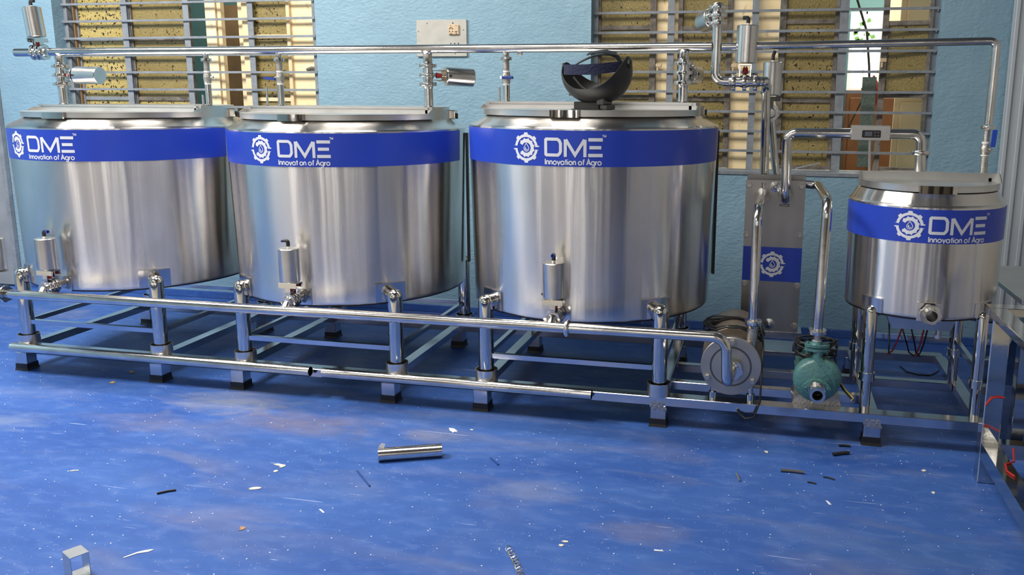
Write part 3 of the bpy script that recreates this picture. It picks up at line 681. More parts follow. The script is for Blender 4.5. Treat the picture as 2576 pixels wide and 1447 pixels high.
    # legs with pads
    for (lx, ly) in legs:
        l = MB(); legtube(l, lx, ly, zleg, .537 if not small else .578, cx, cy, lr); lg = ob(l, 'leg', M_POL)
        a = math.atan2(ly-cy, lx-cx); e = V(math.cos(a), math.sin(a), 0); tt = V(-math.sin(a), math.cos(a), 0)
        l = MB(); pw, ph = (.070, .068) if not small else (.046, .045)
        zc_ = .535 if not small else .598
        n = 6; k = len(l.v)
        for i in range(n+1):
            aa = a+(-1+2*i/n)*pw/Rb
            for z in (zc_-ph, zc_+ph*.30):
                for ee in (.0005, .0075): rrr = rad(max(z, zb+.005))+ee; l.v.append(V(cx+rrr*math.cos(aa), cy+rrr*math.sin(aa), z))
        for i in range(n):
            p, q = k+4*i, k+4*i+4; l.f += [[p+1, q+1, q+3, p+3], [p, p+2, q+2, q], [p, q, q+1, p+1], [p+2, p+3, q+3, q+2]]
        l.f += [[k, k+1, k+3, k+2], [k+4*n, k+4*n+2, k+4*n+3, k+4*n+1]]
        ob(l, 'leg_pad', M_SKID, lg, smooth=False)
    if rails:
        (xa, ya), (xb, yb_) = legs[0], legs[2]; w_ = .011
        for p, q in (((xa, ya), (xb, ya)), ((xa, yb_), (xb, yb_)), ((xa, ya), (xa, yb_)), ((xb, ya), (xb, yb_))):
            P0, Q0 = V(*p, rail_z), V(*q, rail_z); d = (Q0-P0).normalized(); l = MB(); l.bar(P0+d*(lr-.004), Q0-d*(lr-.004), .022, .022); ob(l, 'leg_rail', M_SKID, smooth=False)
    if nozzle is not None:
        nx, nz, ylen, pr_ = nozzle
        a = math.atan2(-math.sqrt(Rb**2-(nx-cx)**2), nx-cx)
        yy = cy-math.sqrt(Rb**2-(nx-cx)**2)
        l = MB(); n = 8; k = len(l.v); off = .012 if not small else .0
        for i in range(n+1):
            aa = a+(-.045+off+.09*i/n)/Rb
            for z in (nz-.034, nz+.040):
                for ee in (.0005, .0075): rrr = rad(max(z, zb+.005))+ee; l.v.append(V(cx+rrr*math.cos(aa), cy+rrr*math.sin(aa), z))
        for i in range(n):
            p, q = k+4*i, k+4*i+4; l.f += [[p+1, q+1, q+3, p+3], [p, p+2, q+2, q], [p, q, q+1, p+1], [p+2, p+3, q+3, q+2]]
        l.f += [[k, k+1, k+3, k+2], [k+4*n, k+4*n+2, k+4*n+3, k+4*n+1]]
        pad = ob(l, 'outlet_pad', M_SKID, smooth=False)
        l = MB()
        if small:
            l.hollow((nx, yy+.03, nz), (nx, yy-.062, nz), .026, .021); l = ob(l, 'outlet_pipe', M_PIPE)
            q = MB(); q.hollow((nx, yy-.061, nz), (nx, yy+.03, nz), .0209, .0200); q.cyl((nx, yy+.0, nz), (nx, yy+.003, nz), .0200); ob(q, 'bore_shade', M_RUB, l)  # black liner paints the shade inside the open steel pipe
            l = MB(); clamp(l, (nx, yy-.03, nz), (0, 1, 0), .041, .02); ob(l, 'union_nut', M_PIPE)
        else:
            l.cyl((nx, yy+.03, nz), (nx, ylen, nz), pr_); ob(l, 'outlet_pipe', M_PIPE)
    for (ix, iy, z1, r) in inlets:
        l = MB(); l.lathe([(r, zr-.004), (r, z1)], (ix, iy, 0), (0, 0, 1), 24); l.lathe([(r+.001, zr), (r+.004, zr+.002), (r, zr+.006)], (ix, iy, 0), (0, 0, 1), 24); ob(l, 'inlet_pipe', M_PIPE)
    return t
HY = .42
TK = [
 ('large steel tank with blue band, leftmost of the three big ones', .40, -.013, [(.033, 0), (.033, .917), (.815, .917), (.815, 0)], (-175, -5.4), (-112.3, -103.6, -77.4), False, (.372, .492), [(.003, HY, 1.442, .0215), (.885, HY, 1.452, .016), (.85, HY, 1.40, .0055)]),
 ('large steel tank between two others, its slogan missing one letter', 1.645, -.011, [(1.280, 0), (1.280, .917), (2.066, .917), (2.066, 0)], (-176, .5), (-104.8, -95.6, -71.4), True, (1.650, .500), [(1.296, HY, 1.452, .016), (2.086, HY, 1.446, .0215), (1.218, HY, 1.44, .0055)]),
 ('large steel tank with a black welding mask on its lid', 2.89, .018, [(2.501, 0), (2.501, .917), (3.282, .917), (3.282, 0)], (-178, 60), (-107.2, -98.8, -74.8), False, (2.857, .494), [(3.309, HY, 1.452, .0215), (2.478, HY, 1.452, .016), (2.443, HY, 1.442, .0055)]),
]
for lab, cx, dz, legs, band, logo, miss, nz, inl in TK:
    lg = [legs[0], legs[1], legs[2], legs[3]]
    tank(lab, cx, .458, .579, .562, .462, 1.2606+dz, 1.1023+dz, dz, lg, .139, .034, .257, .115, .512, .497, band, logo, LABG, miss, nozzle=(nz[0], nz[1], -.225, .0205), inlets=inl)
tank('smaller steel tank at the right end with a blue label band', 4.344, .25, .304, .300, .549, .995, .852, 0, [(4.135, .030), (4.135, .47), (4.558, .47), (4.558, .030)], .275, .026, .34, .005, .272, .262, (-185, 20), (-109.2, -96.2, -52.9), None, False, True, .077, .92, rails=False, nozzle=(4.340, .578, -.12, .026), inlets=[(4.594, HY, 1.118, .019) if False else (4.50, .40, 1.10, .001)])

# ------------------------------------------------------------------ skid frame
FX = [0, .795, 1.245, 2.03, 2.48, 3.285, 4.165]
sk = thing('skid_frame', 'long low square-tube steel base frame under all four tanks', 'frame', (2.3, .45, 0))
for yy in (0, .917): MB().box(-.045, 4.60, yy-.033, yy+.033, .095, .135, .002).build('long_beam', M_SKID, sk, smooth=False)
for x in FX+[4.585]: MB().box(x-.025, x+.025, .033, .884, .096, .1345, .002).build('cross_beam', M_SKID, sk, smooth=False)
for yy in (.21, .47): MB().box(3.312, 4.139, yy-.022, yy+.022, .096, .1340, .002).build('inner_beam', M_SKID, sk, smooth=False)
MB().box(4.192, 4.559, .448, .492, .096, .134, .002).build('inner_beam', M_SKID, sk, smooth=False)
for x in FX:
    for yy in (0, .917):
        p = MB().box(x-.033, x+.033, yy-.033, yy+.033, .03, .0955, .002).build('foot_post', M_SKID, sk, smooth=False)
        f = MB(); f.add([(x+sx*a, yy+sy*a, z) for a, z in ((.040, 0), (.036, .012), (.035, .036)) for sx, sy in ((-1, -1), (1, -1), (1, 1), (-1, 1))],
                        [[0, 3, 2, 1], [8, 9, 10, 11]]+[[4*k+i, 4*k+(i+1) % 4, 4*k+4+(i+1) % 4, 4*k+4+i] for k in (0, 1) for i in range(4)])
        f.build('rubber_foot', M_RUB, p, smooth=False)
COLL = [(x, y) for t in TK for (x, y) in t[3]]
for x, y in COLL: MB().hollow((x, y, .1352), (x, y, .192), .051, .048, 40).build('collar', M_ACT, sk)
for x, y in [(4.135, .030), (4.135, .47), (4.558, .030), (4.558, .47)]:
    q = MB(); q.lathe([(.032, .262), (.032, .295), (.028, .295)], (x, y, 0), (0, 0, 1), 28); q.lathe([(.021, .135), (.021, .262)], (x, y, 0), (0, 0, 1), 24)
    q.build('collar', M_POL, sk)
# weld stains where feet meet beam
for x in (FX[5], FX[6]):
    q = MB()
    for k in range(9): q.lathe([(.0005, -.001), (.010, 0), (.0005, .001)], (x-.028+.007*k, -.0335, .094+.014*math.sin(k*2.1)), (0, 1, 0), 12)
    q.build('weld_mark', M_CAST, sk)

# loose pipes laid along the front beam
t = MB().hollow((-.019, -.0575, .131), (1.654, -.0575, .131), .0235, .0215).build('loose_pipe', M_PIPE); tag(t, 'loose steel pipe along the front beam, the left one of two', 'pipe', 'loose pipes against the skid')
t = MB().hollow((1.72, -.0575, .131), (2.998, -.0575, .131), .0235, .0215).build('loose_pipe', M_PIPE); tag(t, 'loose steel pipe along the front beam, the right one of two', 'pipe', 'loose pipes against the skid')

# ------------------------------------------------------------------ upper header and its branches
PR = .0205
t = thing('header_pipe', 'long polished steel pipe running level above the three big tanks', 'pipe', (1.7, HY, 1.62))
MB().cyl((-.05, HY, 1.619), (3.43, HY, 1.622), PR, 28).build('main_pipe', M_PIPE, t)
for x, r, z in ((.003, PR+.001, 1.553), (2.086, PR+.001, 1.550), (3.309, PR+.001, 1.558)):
    q = MB(); q.lathe([(r+.012, 0), (r+.004, -.008), (r, -.016), (r, z-1.612)], (x, HY, 1.612), (0, 0, 1), 28); q.build('branch', M_PIPE, t)
for x in (.885, 1.296, 2.478):
    q = MB(); q.lathe([(.017, 0), (.014, -.006), (.014, -.035)], (x, HY, 1.605), (0, 0, 1), 24); q.build('branch', M_PIPE, t)
MB().box(2.535, 2.556, HY-.01, HY+.01, 1.590, 1.602, .002).build('support_lug', M_PIPE, t, smooth=False)
# big branch valves
butterfly('pneumatic_valve', 'valve with side-lying steel actuator under the pipe at far left', (.003, HY, 1.499), (0, 0, 1), (1, -.05, -.01), gap=.046, elbow=(0, 1, 0), act_len=.15, off=.105, blue=False, fitting=False)
butterfly('pneumatic_valve', 'valve with side-lying actuator above the right of the second tank', (2.086, HY, 1.499), (0, 0, 1), (.80, .60, -.04), gap=.043, elbow=(0, 1, 0), act_len=.14, off=.085, blue=False, fitting=False)
butterfly('pneumatic_valve', 'valve above the mask tank, actuator pointing back to the wall', (3.309, HY, 1.508), (0, 0, 1), (.16, .98, -.02), gap=.043, elbow=(0, 1, 0), act_len=.13, off=.08, blue=False, fitting=False)
# upright valve at the left end of the header
butterfly('pneumatic_valve', 'valve on the far left pipe end with upright steel actuator', (-.115, HY, 1.6175), (1, 0, 0), (-.10, 0, 1), gap=.028, elbow=(1, 0, 0), act_len=.155, off=.078, act_r=.045, blue=False)
t = MB().hollow((-.268, HY, 1.617), (-.160, HY, 1.617), .0215, .018).build('pipe_stub', M_PIPE); tag(t, 'short open steel pipe end beyond the valve at far left', 'pipe')
# small branches: union, pipe, ball valve with lever
def ball_branch(label, x, lever, r=.0145, ztop=1.575, zb=1.452):
    t = thing('ball_valve', label, 'valve', (x, HY, zb), 'small ball valves on the upper pipe')
    q = MB(); clamp(q, (x, HY, ztop-.001), (0, 0, 1), .026, .016, 36); q.build('union_nut', M_PIPE, t)
    q = MB(); q.lathe([(r, ztop-.010), (r*1.02, 1.512)], (x, HY, 0), (0, 0, 1), 24); q.build('nipple', M_CAST, t)
    q = MB(); q.lathe([(r+.001, 1.511), (r+.001, 1.519)], (x, HY, 0), (0, 0, 1), 20); q.lathe([(r+.001, 1.451), (r+.001, 1.459)], (x, HY, 0), (0, 0, 1), 20); q.build('thread_tape', M_TAPE, t)
    q = MB(); q.lathe([(r+.002, 1.459), (r+.004, 1.463), (r+.004, 1.472), (r+.006, 1.480), (r+.006, 1.496), (r+.003, 1.504), (r+.003, 1.512)], (x, HY, 0), (0, 0, 1), 24)
    q.build('valve_body', M_CAST, t)
    if lever == 'front':
        q = MB(); q.cyl((x, HY-.018, 1.486), (x, HY-.034, 1.486), .006, 12); q.bar((x-.02, HY-.034, 1.488), (x+.0, HY-.034, 1.486), .004, .012); s_ = q.build('stem', M_POL, t)
        q = MB(); q.box(x-.012, x+.045, HY-.041, HY-.030, 1.479, 1.494, .004); q.build('lever', M_LEVER, t)
    elif lever == 'left':
        q = MB(); q.cyl((x-.018, HY, 1.486), (x-.026, HY, 1.486), .006, 12); q.build('stem', M_POL, t)
        q = MB(); q.obox((x-.056, HY-.004, 1.482), (.034, -.004, -.003), (0, .006, 0), (0, 0, .0065)); q.build('lever', M_LEVER, t)
    elif lever == 'down':
        pass
    else:
        q = MB(); q.cyl((x+.018, HY, 1.488), (x+.034, HY, 1.488), .006, 12); q.build('stem', M_CAST, t)
    return t
ball_branch('small grey ball valve above the leftmost tank, lever out of sight', .885, 'none')
ball_branch('small ball valve with blue lever pointing left above the second tank', 1.296, 'left')
ball_branch('small ball valve with blue lever across it above the mask tank', 2.478, 'front')
# pipe with elbow that rises right of the mask tank
t = thing('riser_pipe', 'polished pipe rising past the header, elbowed right to a valve', 'pipe', (3.45, HY, 1.6))
q = MB(); q.tube(fillet([(3.452, HY, 1.722), (3.452, HY, 1.471), (3.528, HY, 1.471)], .06, 12), .0215, 28); q.build('elbow_pipe', M_PIPE, t)
butterfly('pneumatic_valve', 'topmost valve with its actuator pointing back toward the window', (3.452, HY, 1.756), (0, 0, 1), (-.36, .93, -.06), gap=.034, rings=3, elbow=(0, 1, 0), act_len=.14, off=.055, act_r=.047, rr=.040, blue=False, fitting=False)
butterfly('pneumatic_valve', 'upright actuator with red coupling on the elbowed pipe', (3.580, HY, 1.471), (1, 0, 0), (.02, 0, 1), gap=.047, elbow=(-1, 0, 0), act_len=.163, off=.078, act_r=.047, blue=False)
DOWN = t = thing('down_pipe', 'upright steel pipe going down behind the plate heat exchanger', 'pipe', (3.69, .84, 1.2))
q = MB(); q.tube(fillet([(3.635, HY, 1.471), (3.672, HY, 1.471), (3.672, .84, 1.471), (3.690, .84, .80)], [.03, .05], 10), .0215, 28); q.build('elbow_pipe', M_PIPE, t)
butterfly('pneumatic_valve', 'valve with upright actuator half hidden behind the down pipe', (3.70, .97, 1.325), (0, 1, 0), (0, .02, 1), gap=.020, rings=2, elbow=(.3, -.5, .9), act_len=.165, off=.085, act_r=.047, rr=.046, blue=False)
MB().tube(fillet([(3.70, 1.0, 1.325), (3.70, 1.08, 1.325), (3.745, 1.08, 1.0), (3.745, 1.08, .85)], .04, 8), .020, 20).build('branch_pipe', M_PIPE, DOWN)
# thinner cross pipe to the right-hand tank
t = thing('cross_pipe', 'thinner polished pipe from the riser to the far right corner', 'pipe', (4.0, HY, 1.63))
q = MB(); q.tube(fillet([(3.474, HY, 1.621), (4.600, HY, 1.637), (4.597, HY, 1.295)], .028, 10), .0165, 28); q.build('bent_pipe', M_PIPE, t)
t = thing('ball_valve', 'ball valve with upright blue lever above the small tank', 'valve', (4.594, HY, 1.1))
q = MB(); clamp(q, (4.596, HY, 1.283), (0, 0, 1), .027, .016, 36); q.build('union_nut', M_PIPE, t)
q = MB(); q.lathe([(.0135, 1.275), (.0135, 1.215)], (4.595, HY, 0), (0, 0, 1), 20); q.build('nipple', M_CAST, t)
q = MB(); q.lathe([(.0165, 1.215), (.0165, 1.223)], (4.595, HY, 0), (0, 0, 1), 20); q.lathe([(.0165, 1.163), (.0165, 1.169)], (4.595, HY, 0), (0, 0, 1), 20); q.build('thread_tape', M_TAPE, t)
q = MB(); q.lathe([(.017, 1.169), (.019, 1.175), (.021, 1.183), (.021, 1.200), (.018, 1.208), (.018, 1.215)], (4.595, HY, 0), (0, 0, 1), 24); q.cyl((4.605, HY-.012, 1.192), (4.612, HY-.030, 1.192), .006, 12); q.build('valve_body', M_CAST, t)
q = MB(); q.obox((4.617, HY-.030, 1.238), (.009, 0, 0), (0, .005, 0), (.002, 0, .036)); q.build('lever', M_BLUEP, t)
q = MB(); q.lathe([(.0145, 1.163), (.0145, 1.085)], (4.595, HY, 0), (0, 0, 1), 20); q.build('tail_pipe', M_CAST, t)

# loop pipe from the exchanger to the small tank with the controller box
LY = .42; HXY = .70
t = thing('loop_pipe', 'polished pipe looping from the exchanger up and over to the small tank', 'pipe', (4.05, LY, 1.25))
q = MB(); q.tube(fillet([(3.787, HXY-.02, .945), (3.783, LY+.02, .945), (3.776, LY, 1.249), (4.335, LY, 1.251), (4.337, LY, 1.176)], [.05, .04, .055], 10), .0215, 28); q.build('bent_pipe', M_PIPE, t)
q = MB(); q.lathe([(.0215, -.009), (.037, -.009), (.039, -.005), (.039, .005), (.037, .009), (.0215, .009)], (4.337, LY, 1.172), (0, 0, 1), 36); q.build('clamp_ring', M_PIPE, t)
q = MB(); q.cyl((4.337, LY, 1.17), (4.342, LY, 1.083), .0225, 28); q.build('tail_pipe', M_ACT, t)
t = thing('temperature_controller', 'small steel box with black digital display clamped on the loop pipe', 'controller', (4.122, LY-.045, 1.22))
MB().box(4.043, 4.202, LY-.048, LY-.0225, 1.223, 1.286, .002).build('housing', M_LID, t, smooth=False)
dsp = MB().box(4.087, 4.163, LY-.052, LY-.048, 1.235, 1.266, .003).build('display', M_BLK, t, smooth=False)
MB().box(4.097, 4.128, LY-.0530, LY-.052, 1.240, 1.261).build('screen', M_LCD, dsp, smooth=False)
q = MB()
for a, b in ((4.140, 1.257), (4.153, 1.257), (4.140, 1.243), (4.153, 1.243)): q.box(a-.003, a+.003, LY-.0530, LY-.052, b-.003, b+.003)
q.build('buttons', M_CLIP, dsp, smooth=False)
q = MB()     # seven-segment digits, unlit
for k in range(3):
    x = 4.102+k*.009
    for z in (1.2425, 1.250, 1.2575): q.box(x, x+.006, LY-.0536, LY-.0530, z, z+.0012)
    for xx in (x, x+.005): q.box(xx, xx+.001, LY-.0536, LY-.0530, 1.2425, 1.2585)
q.build('digits', M_GREY, dsp, smooth=False)
t = MB().cyl((4.124, LY, 1.228), (4.133, LY, 1.083), .0062, 14).build('sensor_rod', M_ACT); tag(t, 'thin steel rod from the controller box down to the small tank', 'rod')

# ------------------------------------------------------------------ plate heat exchanger
t = thing('heat_exchanger', 'tall grey steel plate heat exchanger with blue emblem sticker', 'heat exchanger', (3.74, HXY+.15, .135))
x0, x1 = 3.600, 3.880; z0, z1 = .262, 1.010
q = MB(); q.prism([(x0, z0), (x1, z0), (x1, z1-.006), (x1-.006, z1), (x0+.006, z1), (x0, z1-.006)], HXY-.006, HXY+.012, lambda a, b, c: (a, c, b)); q.build('front_plate', M_HX, t, smooth=False)
q = MB(); q.box(x0-.006+.01, x1+.002, HXY+.075, HXY+.095, z0+.02, z1+.020, .002); q.build('back_plate', M_HX, t, smooth=False)
q = MB()
for k in range(9): q.box(x0+.012, x1-.012, HXY+.014+k*.007, HXY+.018+k*.007, z0+.01, z1-.03)
q.build('plate_pack', M_CAST, t, smooth=False)
q = MB().box(x0, x1, HXY-.0075, HXY-.0062, .515, .685).build('sticker', M_BAND, t, smooth=False)
g = MB(); gear(g, 3.741, .600, .0635, lambda u, v: (u, HXY-.0084, v)); g.build('emblem', M_WHITE, q, smooth=False)
def bolt(mb, x, y, z, r=.0155, h=.014):
    mb.lathe([(r*1.12, 0), (r*1.12, h*.25)], (x, y, z), (0, -1, 0), 20); mb.lathe([(r, h*.2), (r, h*.8), (r*.82, h)], (x, y, z), (0, -1, 0), 6)
for x, z in ((3.616, .985), (3.862, .985), (3.614, .742), (3.864, .748), (3.614, .498), (3.866, .498), (3.864, .295)):
    q = MB(); bolt(q, x, HXY-.006, z); q.build('bolt', M_BOLT, t, angle=30)
for x, z in ((3.739, .980), (3.742, .300)):
    q = MB(); q.lathe([(.026, 0), (.026, .003), (.010, .008), (.006, .014), (.001, .014)], (x, HXY-.006, z), (0, -1, 0), 24); q.build('port_cap', M_ACT, t, angle=20)
for x, z in ((3.680, .937), (3.787, .945)):
    q = MB(); clamp(q, (x, HXY-.018, z), (0, 1, 0), .038, .016); q.build('union_nut', M_PIPE, t)
q = MB(); q.cyl((3.682, HXY-.012, .975), (3.682, HXY-.012, 1.0), .008, 14); q.build('vent_stub', M_PIPE, t)
q = MB().box(3.764, 3.808, HXY-.0078, HXY-.0062, .886, .897).build('rating_label', M_BLK, t, smooth=False)
g = MB()
for k in range(7): g.box(3.768+k*.0055, 3.771+k*.0055, HXY-.0084, HXY-.0078, .8885, .8945)
g.build('label_text', M_LID, q, smooth=False)
q = MB(); q.box(3.59, 3.90, HXY-.01, HXY+.11, .225, .262, .002); q.box(3.62, 3.66, HXY, HXY+.10, .135, .225); q.box(3.86, 3.90, HXY, HXY+.10, .135, .225); q.box(3.58, 3.92, HXY-.01, HXY+.2, .1352, .160, .002); q.bar((3.60, HXY+.19, .148), (3.60, .90, .148), .03, .025); q.bar((3.90, HXY+.19, .148), (3.90, .90, .148), .03, .025)
q.build('base_frame', M_SKID, t, smooth=False)

# ------------------------------------------------------------------ pumps
t = thing('transfer_pump', 'stainless centrifugal pump with large round grey cover plate', 'pump', (3.585, .2, .135))
PX, PZ = 3.585, .290
q = MB(); q.lathe([(.001, .018), (.085, .018), (.124, .018), (.126, .016), (.126, -.002), (.110, -.004), (.108, .045), (.100, .055), (.06, .06)][::-1] if False else [(.001, -.018), (.078, -.018)], (PX, 0, PZ), (0, 1, 0), 72)
q = MB(); q.lathe([(.001, -.018), (.0795, -.018), (.0800, -.014), (.0870, -.014), (.0875, -.018), (.124, -.018), (.126, -.016), (.126, .000), (.115, .002), (.001, .002)], (PX, 0, PZ), (0, 1, 0), 96)
q.build('cover_plate', M_DISC, t, angle=25)
q = MB(); q.lathe([(.0800, -.0143), (.0870, -.0143), (.0870, -.0138), (.0800, -.0138), (.0800, -.0143)], (PX, 0, PZ), (0, 1, 0), 96); q.f = q.f[:-2]; q.build('seal_groove', M_GROOVE, t)
q = MB(); q.lathe([(.10, .0022), (.112, .004), (.112, .07), (.104, .085), (.104, .11)], (PX, 0, PZ), (0, 1, 0), 64); q.build('casing', M_CAST, t)
q = MB(); q.lathe([(.120, .1105), (.130, .12), (.134, .30), (.130, .42), (.112, .47), (.07, .495), (.001, .505)], (PX+.002, 0, PZ+.012), (0, 1, 0), 64); q.build('motor_cover', M_SHROUD, t)
for a in (85, 205, 325):
    q = MB(); bolt(q, PX+.108*math.cos(math.radians(a+3)), -.018, PZ+.108*math.sin(math.radians(a+3)), .013, .016); q.build('bolt', M_BOLT, t, angle=30)
for x, y in ((3.513, .005), (3.671, .005), (3.53, .36), (3.66, .36)):
    q = MB(); q.lathe([(.0175, .1355), (.0175, .168), (.012, .168)], (x, y, 0), (0, 0, 1), 24); q.lathe([(.0105, .165), (.0105, .205 if y < .1 else .19)], (x, y, 0), (0, 0, 1), 16); q.build('foot', M_POL, t)
q = MB(); q.lathe([(.024, 0), (.024, .045)], (PX+.013, -.063, PZ-.006), (0, 1, 0), 24); q.build('inlet', M_PIPE, t)
q = MB(); clamp(q, (PX+.013, -.044, PZ-.006), (0, 1, 0), .040, .018); q.build('union_nut', M_PIPE, t)
q = MB(); q.tube(fillet([(PX+.060, .05, PZ+.015), (PX+.080, .05, PZ+.09), (3.668, .05, .44), (3.668, .05, .462)], .05, 6), [.024]*8+[.022]*8 if False else .0225, 24); q.build('discharge_neck', M_CAST, t)

q = thing('riser_pipe', 'polished pipe from the stainless pump up to the exchanger', 'pipe', (3.668, .05, .47))
m_ = MB(); m_.lathe([(.024, -.022), (.030, -.010), (.024, -.008)], (3.668, .05, .468), (0, 0, 1), 28); clamp(m_, (3.668, .05, .472), (0, 0, 1), .038, .02); m_.build('union_nut', M_PIPE, q)
m_ = MB(); m_.tube(fillet([(3.668, .05, .470), (3.666, .05, .955), (3.680, HXY-.03, .937)], .075, 12), .0205, 28); m_.build('bent_pipe', M_PIPE, q)

t = thing('green_pump', 'teal green painted centrifugal pump with open steel inlet', 'pump', (3.935, .15, .135))
GX, GZ = 3.934, .262
q = MB()
prof = [(.001, -.045), (.040, -.045), (.050, -.040), (.078, -.036), (.090, -.024), (.094, .0), (.092, .03), (.080, .045), (.001, .045)]
# spiral volute: radius grows with angle
n = 64; k0 = len(q.v)
for r, h in prof:
    for i in range(n):
        th = 2*PI*i/n; g_ = 1+.0*th
        gr = 1+.10*max(0, math.cos(th-.55))**2 if r > .06 else 1
        q.v.append(V(GX+r*gr*math.cos(th), h, GZ-.005+r*gr*math.sin(th)))
for j in range(len(prof)-1):
    for i in range(n): q.f.append([k0+j*n+i, k0+j*n+(i+1) % n, k0+(j+1)*n+(i+1) % n, k0+(j+1)*n+i])
q.build('volute', M_GREEN, t, angle=40)
q = MB(); q.tube([(GX+.004, -.012, GZ+.118), (GX-.002, -.014, GZ+.095), (GX+.012, -.020, GZ+.070), (GX+.042, -.028, GZ+.045), (GX+.066, -.032, GZ+.018), (GX+.074, -.030, GZ-.012), (GX+.072, -.026, GZ-.04)], [.022, .020, .020, .017, .014, .010, .005], 18); q.build('neck', M_GREEN, t)
q = MB(); q.prism([(-.050, 0), (-.042, -.018), (-.018, -.030), (.018, -.030), (.042, -.018), (.050, 0), (.042, .018), (.018, .030), (-.018, .030), (-.042, .018)], 0, .012, lambda a, b, c: (GX-.004+a, -.005+b, .382+c))
q.prism([(-.050, 0), (-.042, -.018), (-.018, -.030), (.018, -.030), (.042, -.018), (.050, 0), (.042, .018), (.018, .030), (-.018, .030), (-.042, .018)], 0, .012, lambda a, b, c: (GX-.004+a, -.005+b, .398+c))
q.lathe([(.026, .410), (.022, .420), (.018, .422)], (GX-.006, -.005, 0), (0, 0, 1), 24); q.build('outlet_flange', M_GREEN, t, angle=30)
for sx in (-1, 1):
    q = MB(); q.lathe([(.007, .368), (.007, .380), (.0045, .381), (.0045, .409), (.007, .410), (.007, .418)], (GX-.004+sx*.038, -.005, 0), (0, 0, 1), 6); q.build('flange_bolt', M_GREEN, t, angle=30)
q = MB(); q.prism([(-.058, 0), (-.050, -.014), (-.018, -.036), (.018, -.036), (.050, -.014), (.058, 0), (.050, .014), (.018, .036), (-.018, .036), (-.050, .014)], -.058, -.045, lambda a, b, c: (GX+a, c, GZ-.026+b)); q.build('inlet_flange', M_GREEN, t, smooth=False)
for sx in (-1, 1): q = MB(); bolt(q, GX+sx*.044, -.058, GZ-.026, .006, .006); q.build('flange_bolt', M_GREEN, t, angle=30)
q = MB(); clamp(q, (GX, -.068, GZ-.028), (0, 1, 0), .036, .016); q.build('union_nut', M_PIPE, t)
q = MB(); q.hollow((GX, -.135, GZ-.030), (GX, -.058, GZ-.028), .026, .021, 32); q.hollow((GX, -.137, GZ-.030), (GX, -.128, GZ-.030), .031, .0205, 32); q.build('inlet_pipe', M_PIPE, t)
q = MB(); q.cyl((GX, -.062, GZ-.028), (GX, -.060, GZ-.028), .020, 24); q.hollow((GX, -.1355, GZ-.030), (GX, -.062, GZ-.028), .0209, .0200, 32); q.build('inlet_bore_shade', M_RUB, t)  # black disc and liner stand in for shade down the inlet
q = MB(); q.lathe([(.060, .046), (.074, .050), (.076, .25), (.068, .27), (.001, .28)], (GX, 0, GZ-.005), (0, 1, 0), 40)
for i in range(20):
    a = 2*PI*i/20; q.obox((GX+.078*math.cos(a), .15, GZ-.005+.078*math.sin(a)), (.004*math.cos(a), 0, .004*math.sin(a)), (0, .09, 0), (-.001*math.sin(a), 0, .001*math.cos(a)))
q.build('motor', M_GREEN, t)
q = MB(); q.prism([(-.10, .1355), (.10, .1355), (.09, .165), (.04, .185), (-.04, .185), (-.09, .165)], .03, .22, lambda a, b, c: (GX+.01+a, c, b)); q.build('foot', M_CAST, t, smooth=False)
q = MB(); q.box(GX-.06, GX-.02, .06, .10, GZ+.06, GZ+.10, .004); q.build('terminal_box', M_GREEN, t, smooth=False)

t = thing('riser_pipe', 'polished pipe from the green pump up beside the exchanger', 'pipe', (3.93, 0, .42))
q = MB(); q.lathe([(.0145, .420), (.0145, .458)], (GX-.006, -.005, 0), (0, 0, 1), 24); q.build('nipple', M_CAST, t)
q = MB(); q.lathe([(.017, .4195), (.017, .426)], (GX-.006, -.005, 0), (0, 0, 1), 24); q.build('thread_tape', M_TAPE, t)
q = MB(); clamp(q, (GX-.007, -.003, .462), (0, 0, 1), .037, .020); q.build('union_nut', M_PIPE, t)
q = MB(); q.tube(fillet([(GX-.007, -.003, .468), (3.937, -.003, 1.000), (3.940, .76, .985), (3.870, .77, .990)], [.07, .03], 12), .0205, 28); q.build('bent_pipe', M_PIPE, t)

# cables
def coil(name, label, c, rx, ry, rz, loops, m, tail, cat='cable', r=.0042, tilt=0, push=None):
    pts = []; random.seed(len(label))
    N = loops*26
    for i in range(N):
        th = 2*PI*i/26; w_ = 1+.13*math.sin(i*.21)+.06*math.sin(i*.07+1)
        pts.append(V(c[0]+rx*w_*math.cos(th), c[1]+ry*w_*math.sin(th), c[2]+rz*math.sin(i*.173)+tilt*math.cos(th)))
        if push:
            dx, dz = pts[-1].x-push[0], pts[-1].z-push[1]; rr_ = math.hypot(dx, dz)
            if rr_ < push[2]: pts[-1].x = push[0]+dx/rr_*push[2]; pts[-1].z = push[1]+dz/rr_*push[2]
    q = MB(); q.tube(pts+[V(*p) for p in tail], r, 8); o = q.build(name, m); return tag(o, label, cat)
coil('coiled_cable', 'black cable coiled on top of the stainless pump motor', (3.585, .15, .400), .118, .075, .024, 8, M_CORD, [(3.70, .12, .44), (3.715, .06, .36), (3.712, -.03, .25), (3.712, -.050, .16), (3.690, -.062, .09), (3.655, -.065, .082), (3.63, -.05, .095), (3.62, -.04, .11)], tilt=-.010, push=(3.587, .300, .141))
t = MB().tube([(3.47, .12, .455), (3.50, .10, .475), (3.56, .08, .480), (3.62, .09, .472), (3.67, .12, .455)], .0045, 8).build('loose_cable_end', M_CORD); tag(t, 'free end of black cable sticking out left above the stainless pump', 'cable')
coil('coiled_cable', 'black cable coiled behind the flange of the green pump', (3.930, .075, .372), .078, .055, .032, 8, M_CORD, [(4.01, .05, .33), (4.02, .04, .28)], tilt=.004)
t = thing('lead_wires', 'yellow and black wire ends beside the green pump', 'wire', (4.03, .0, .2))
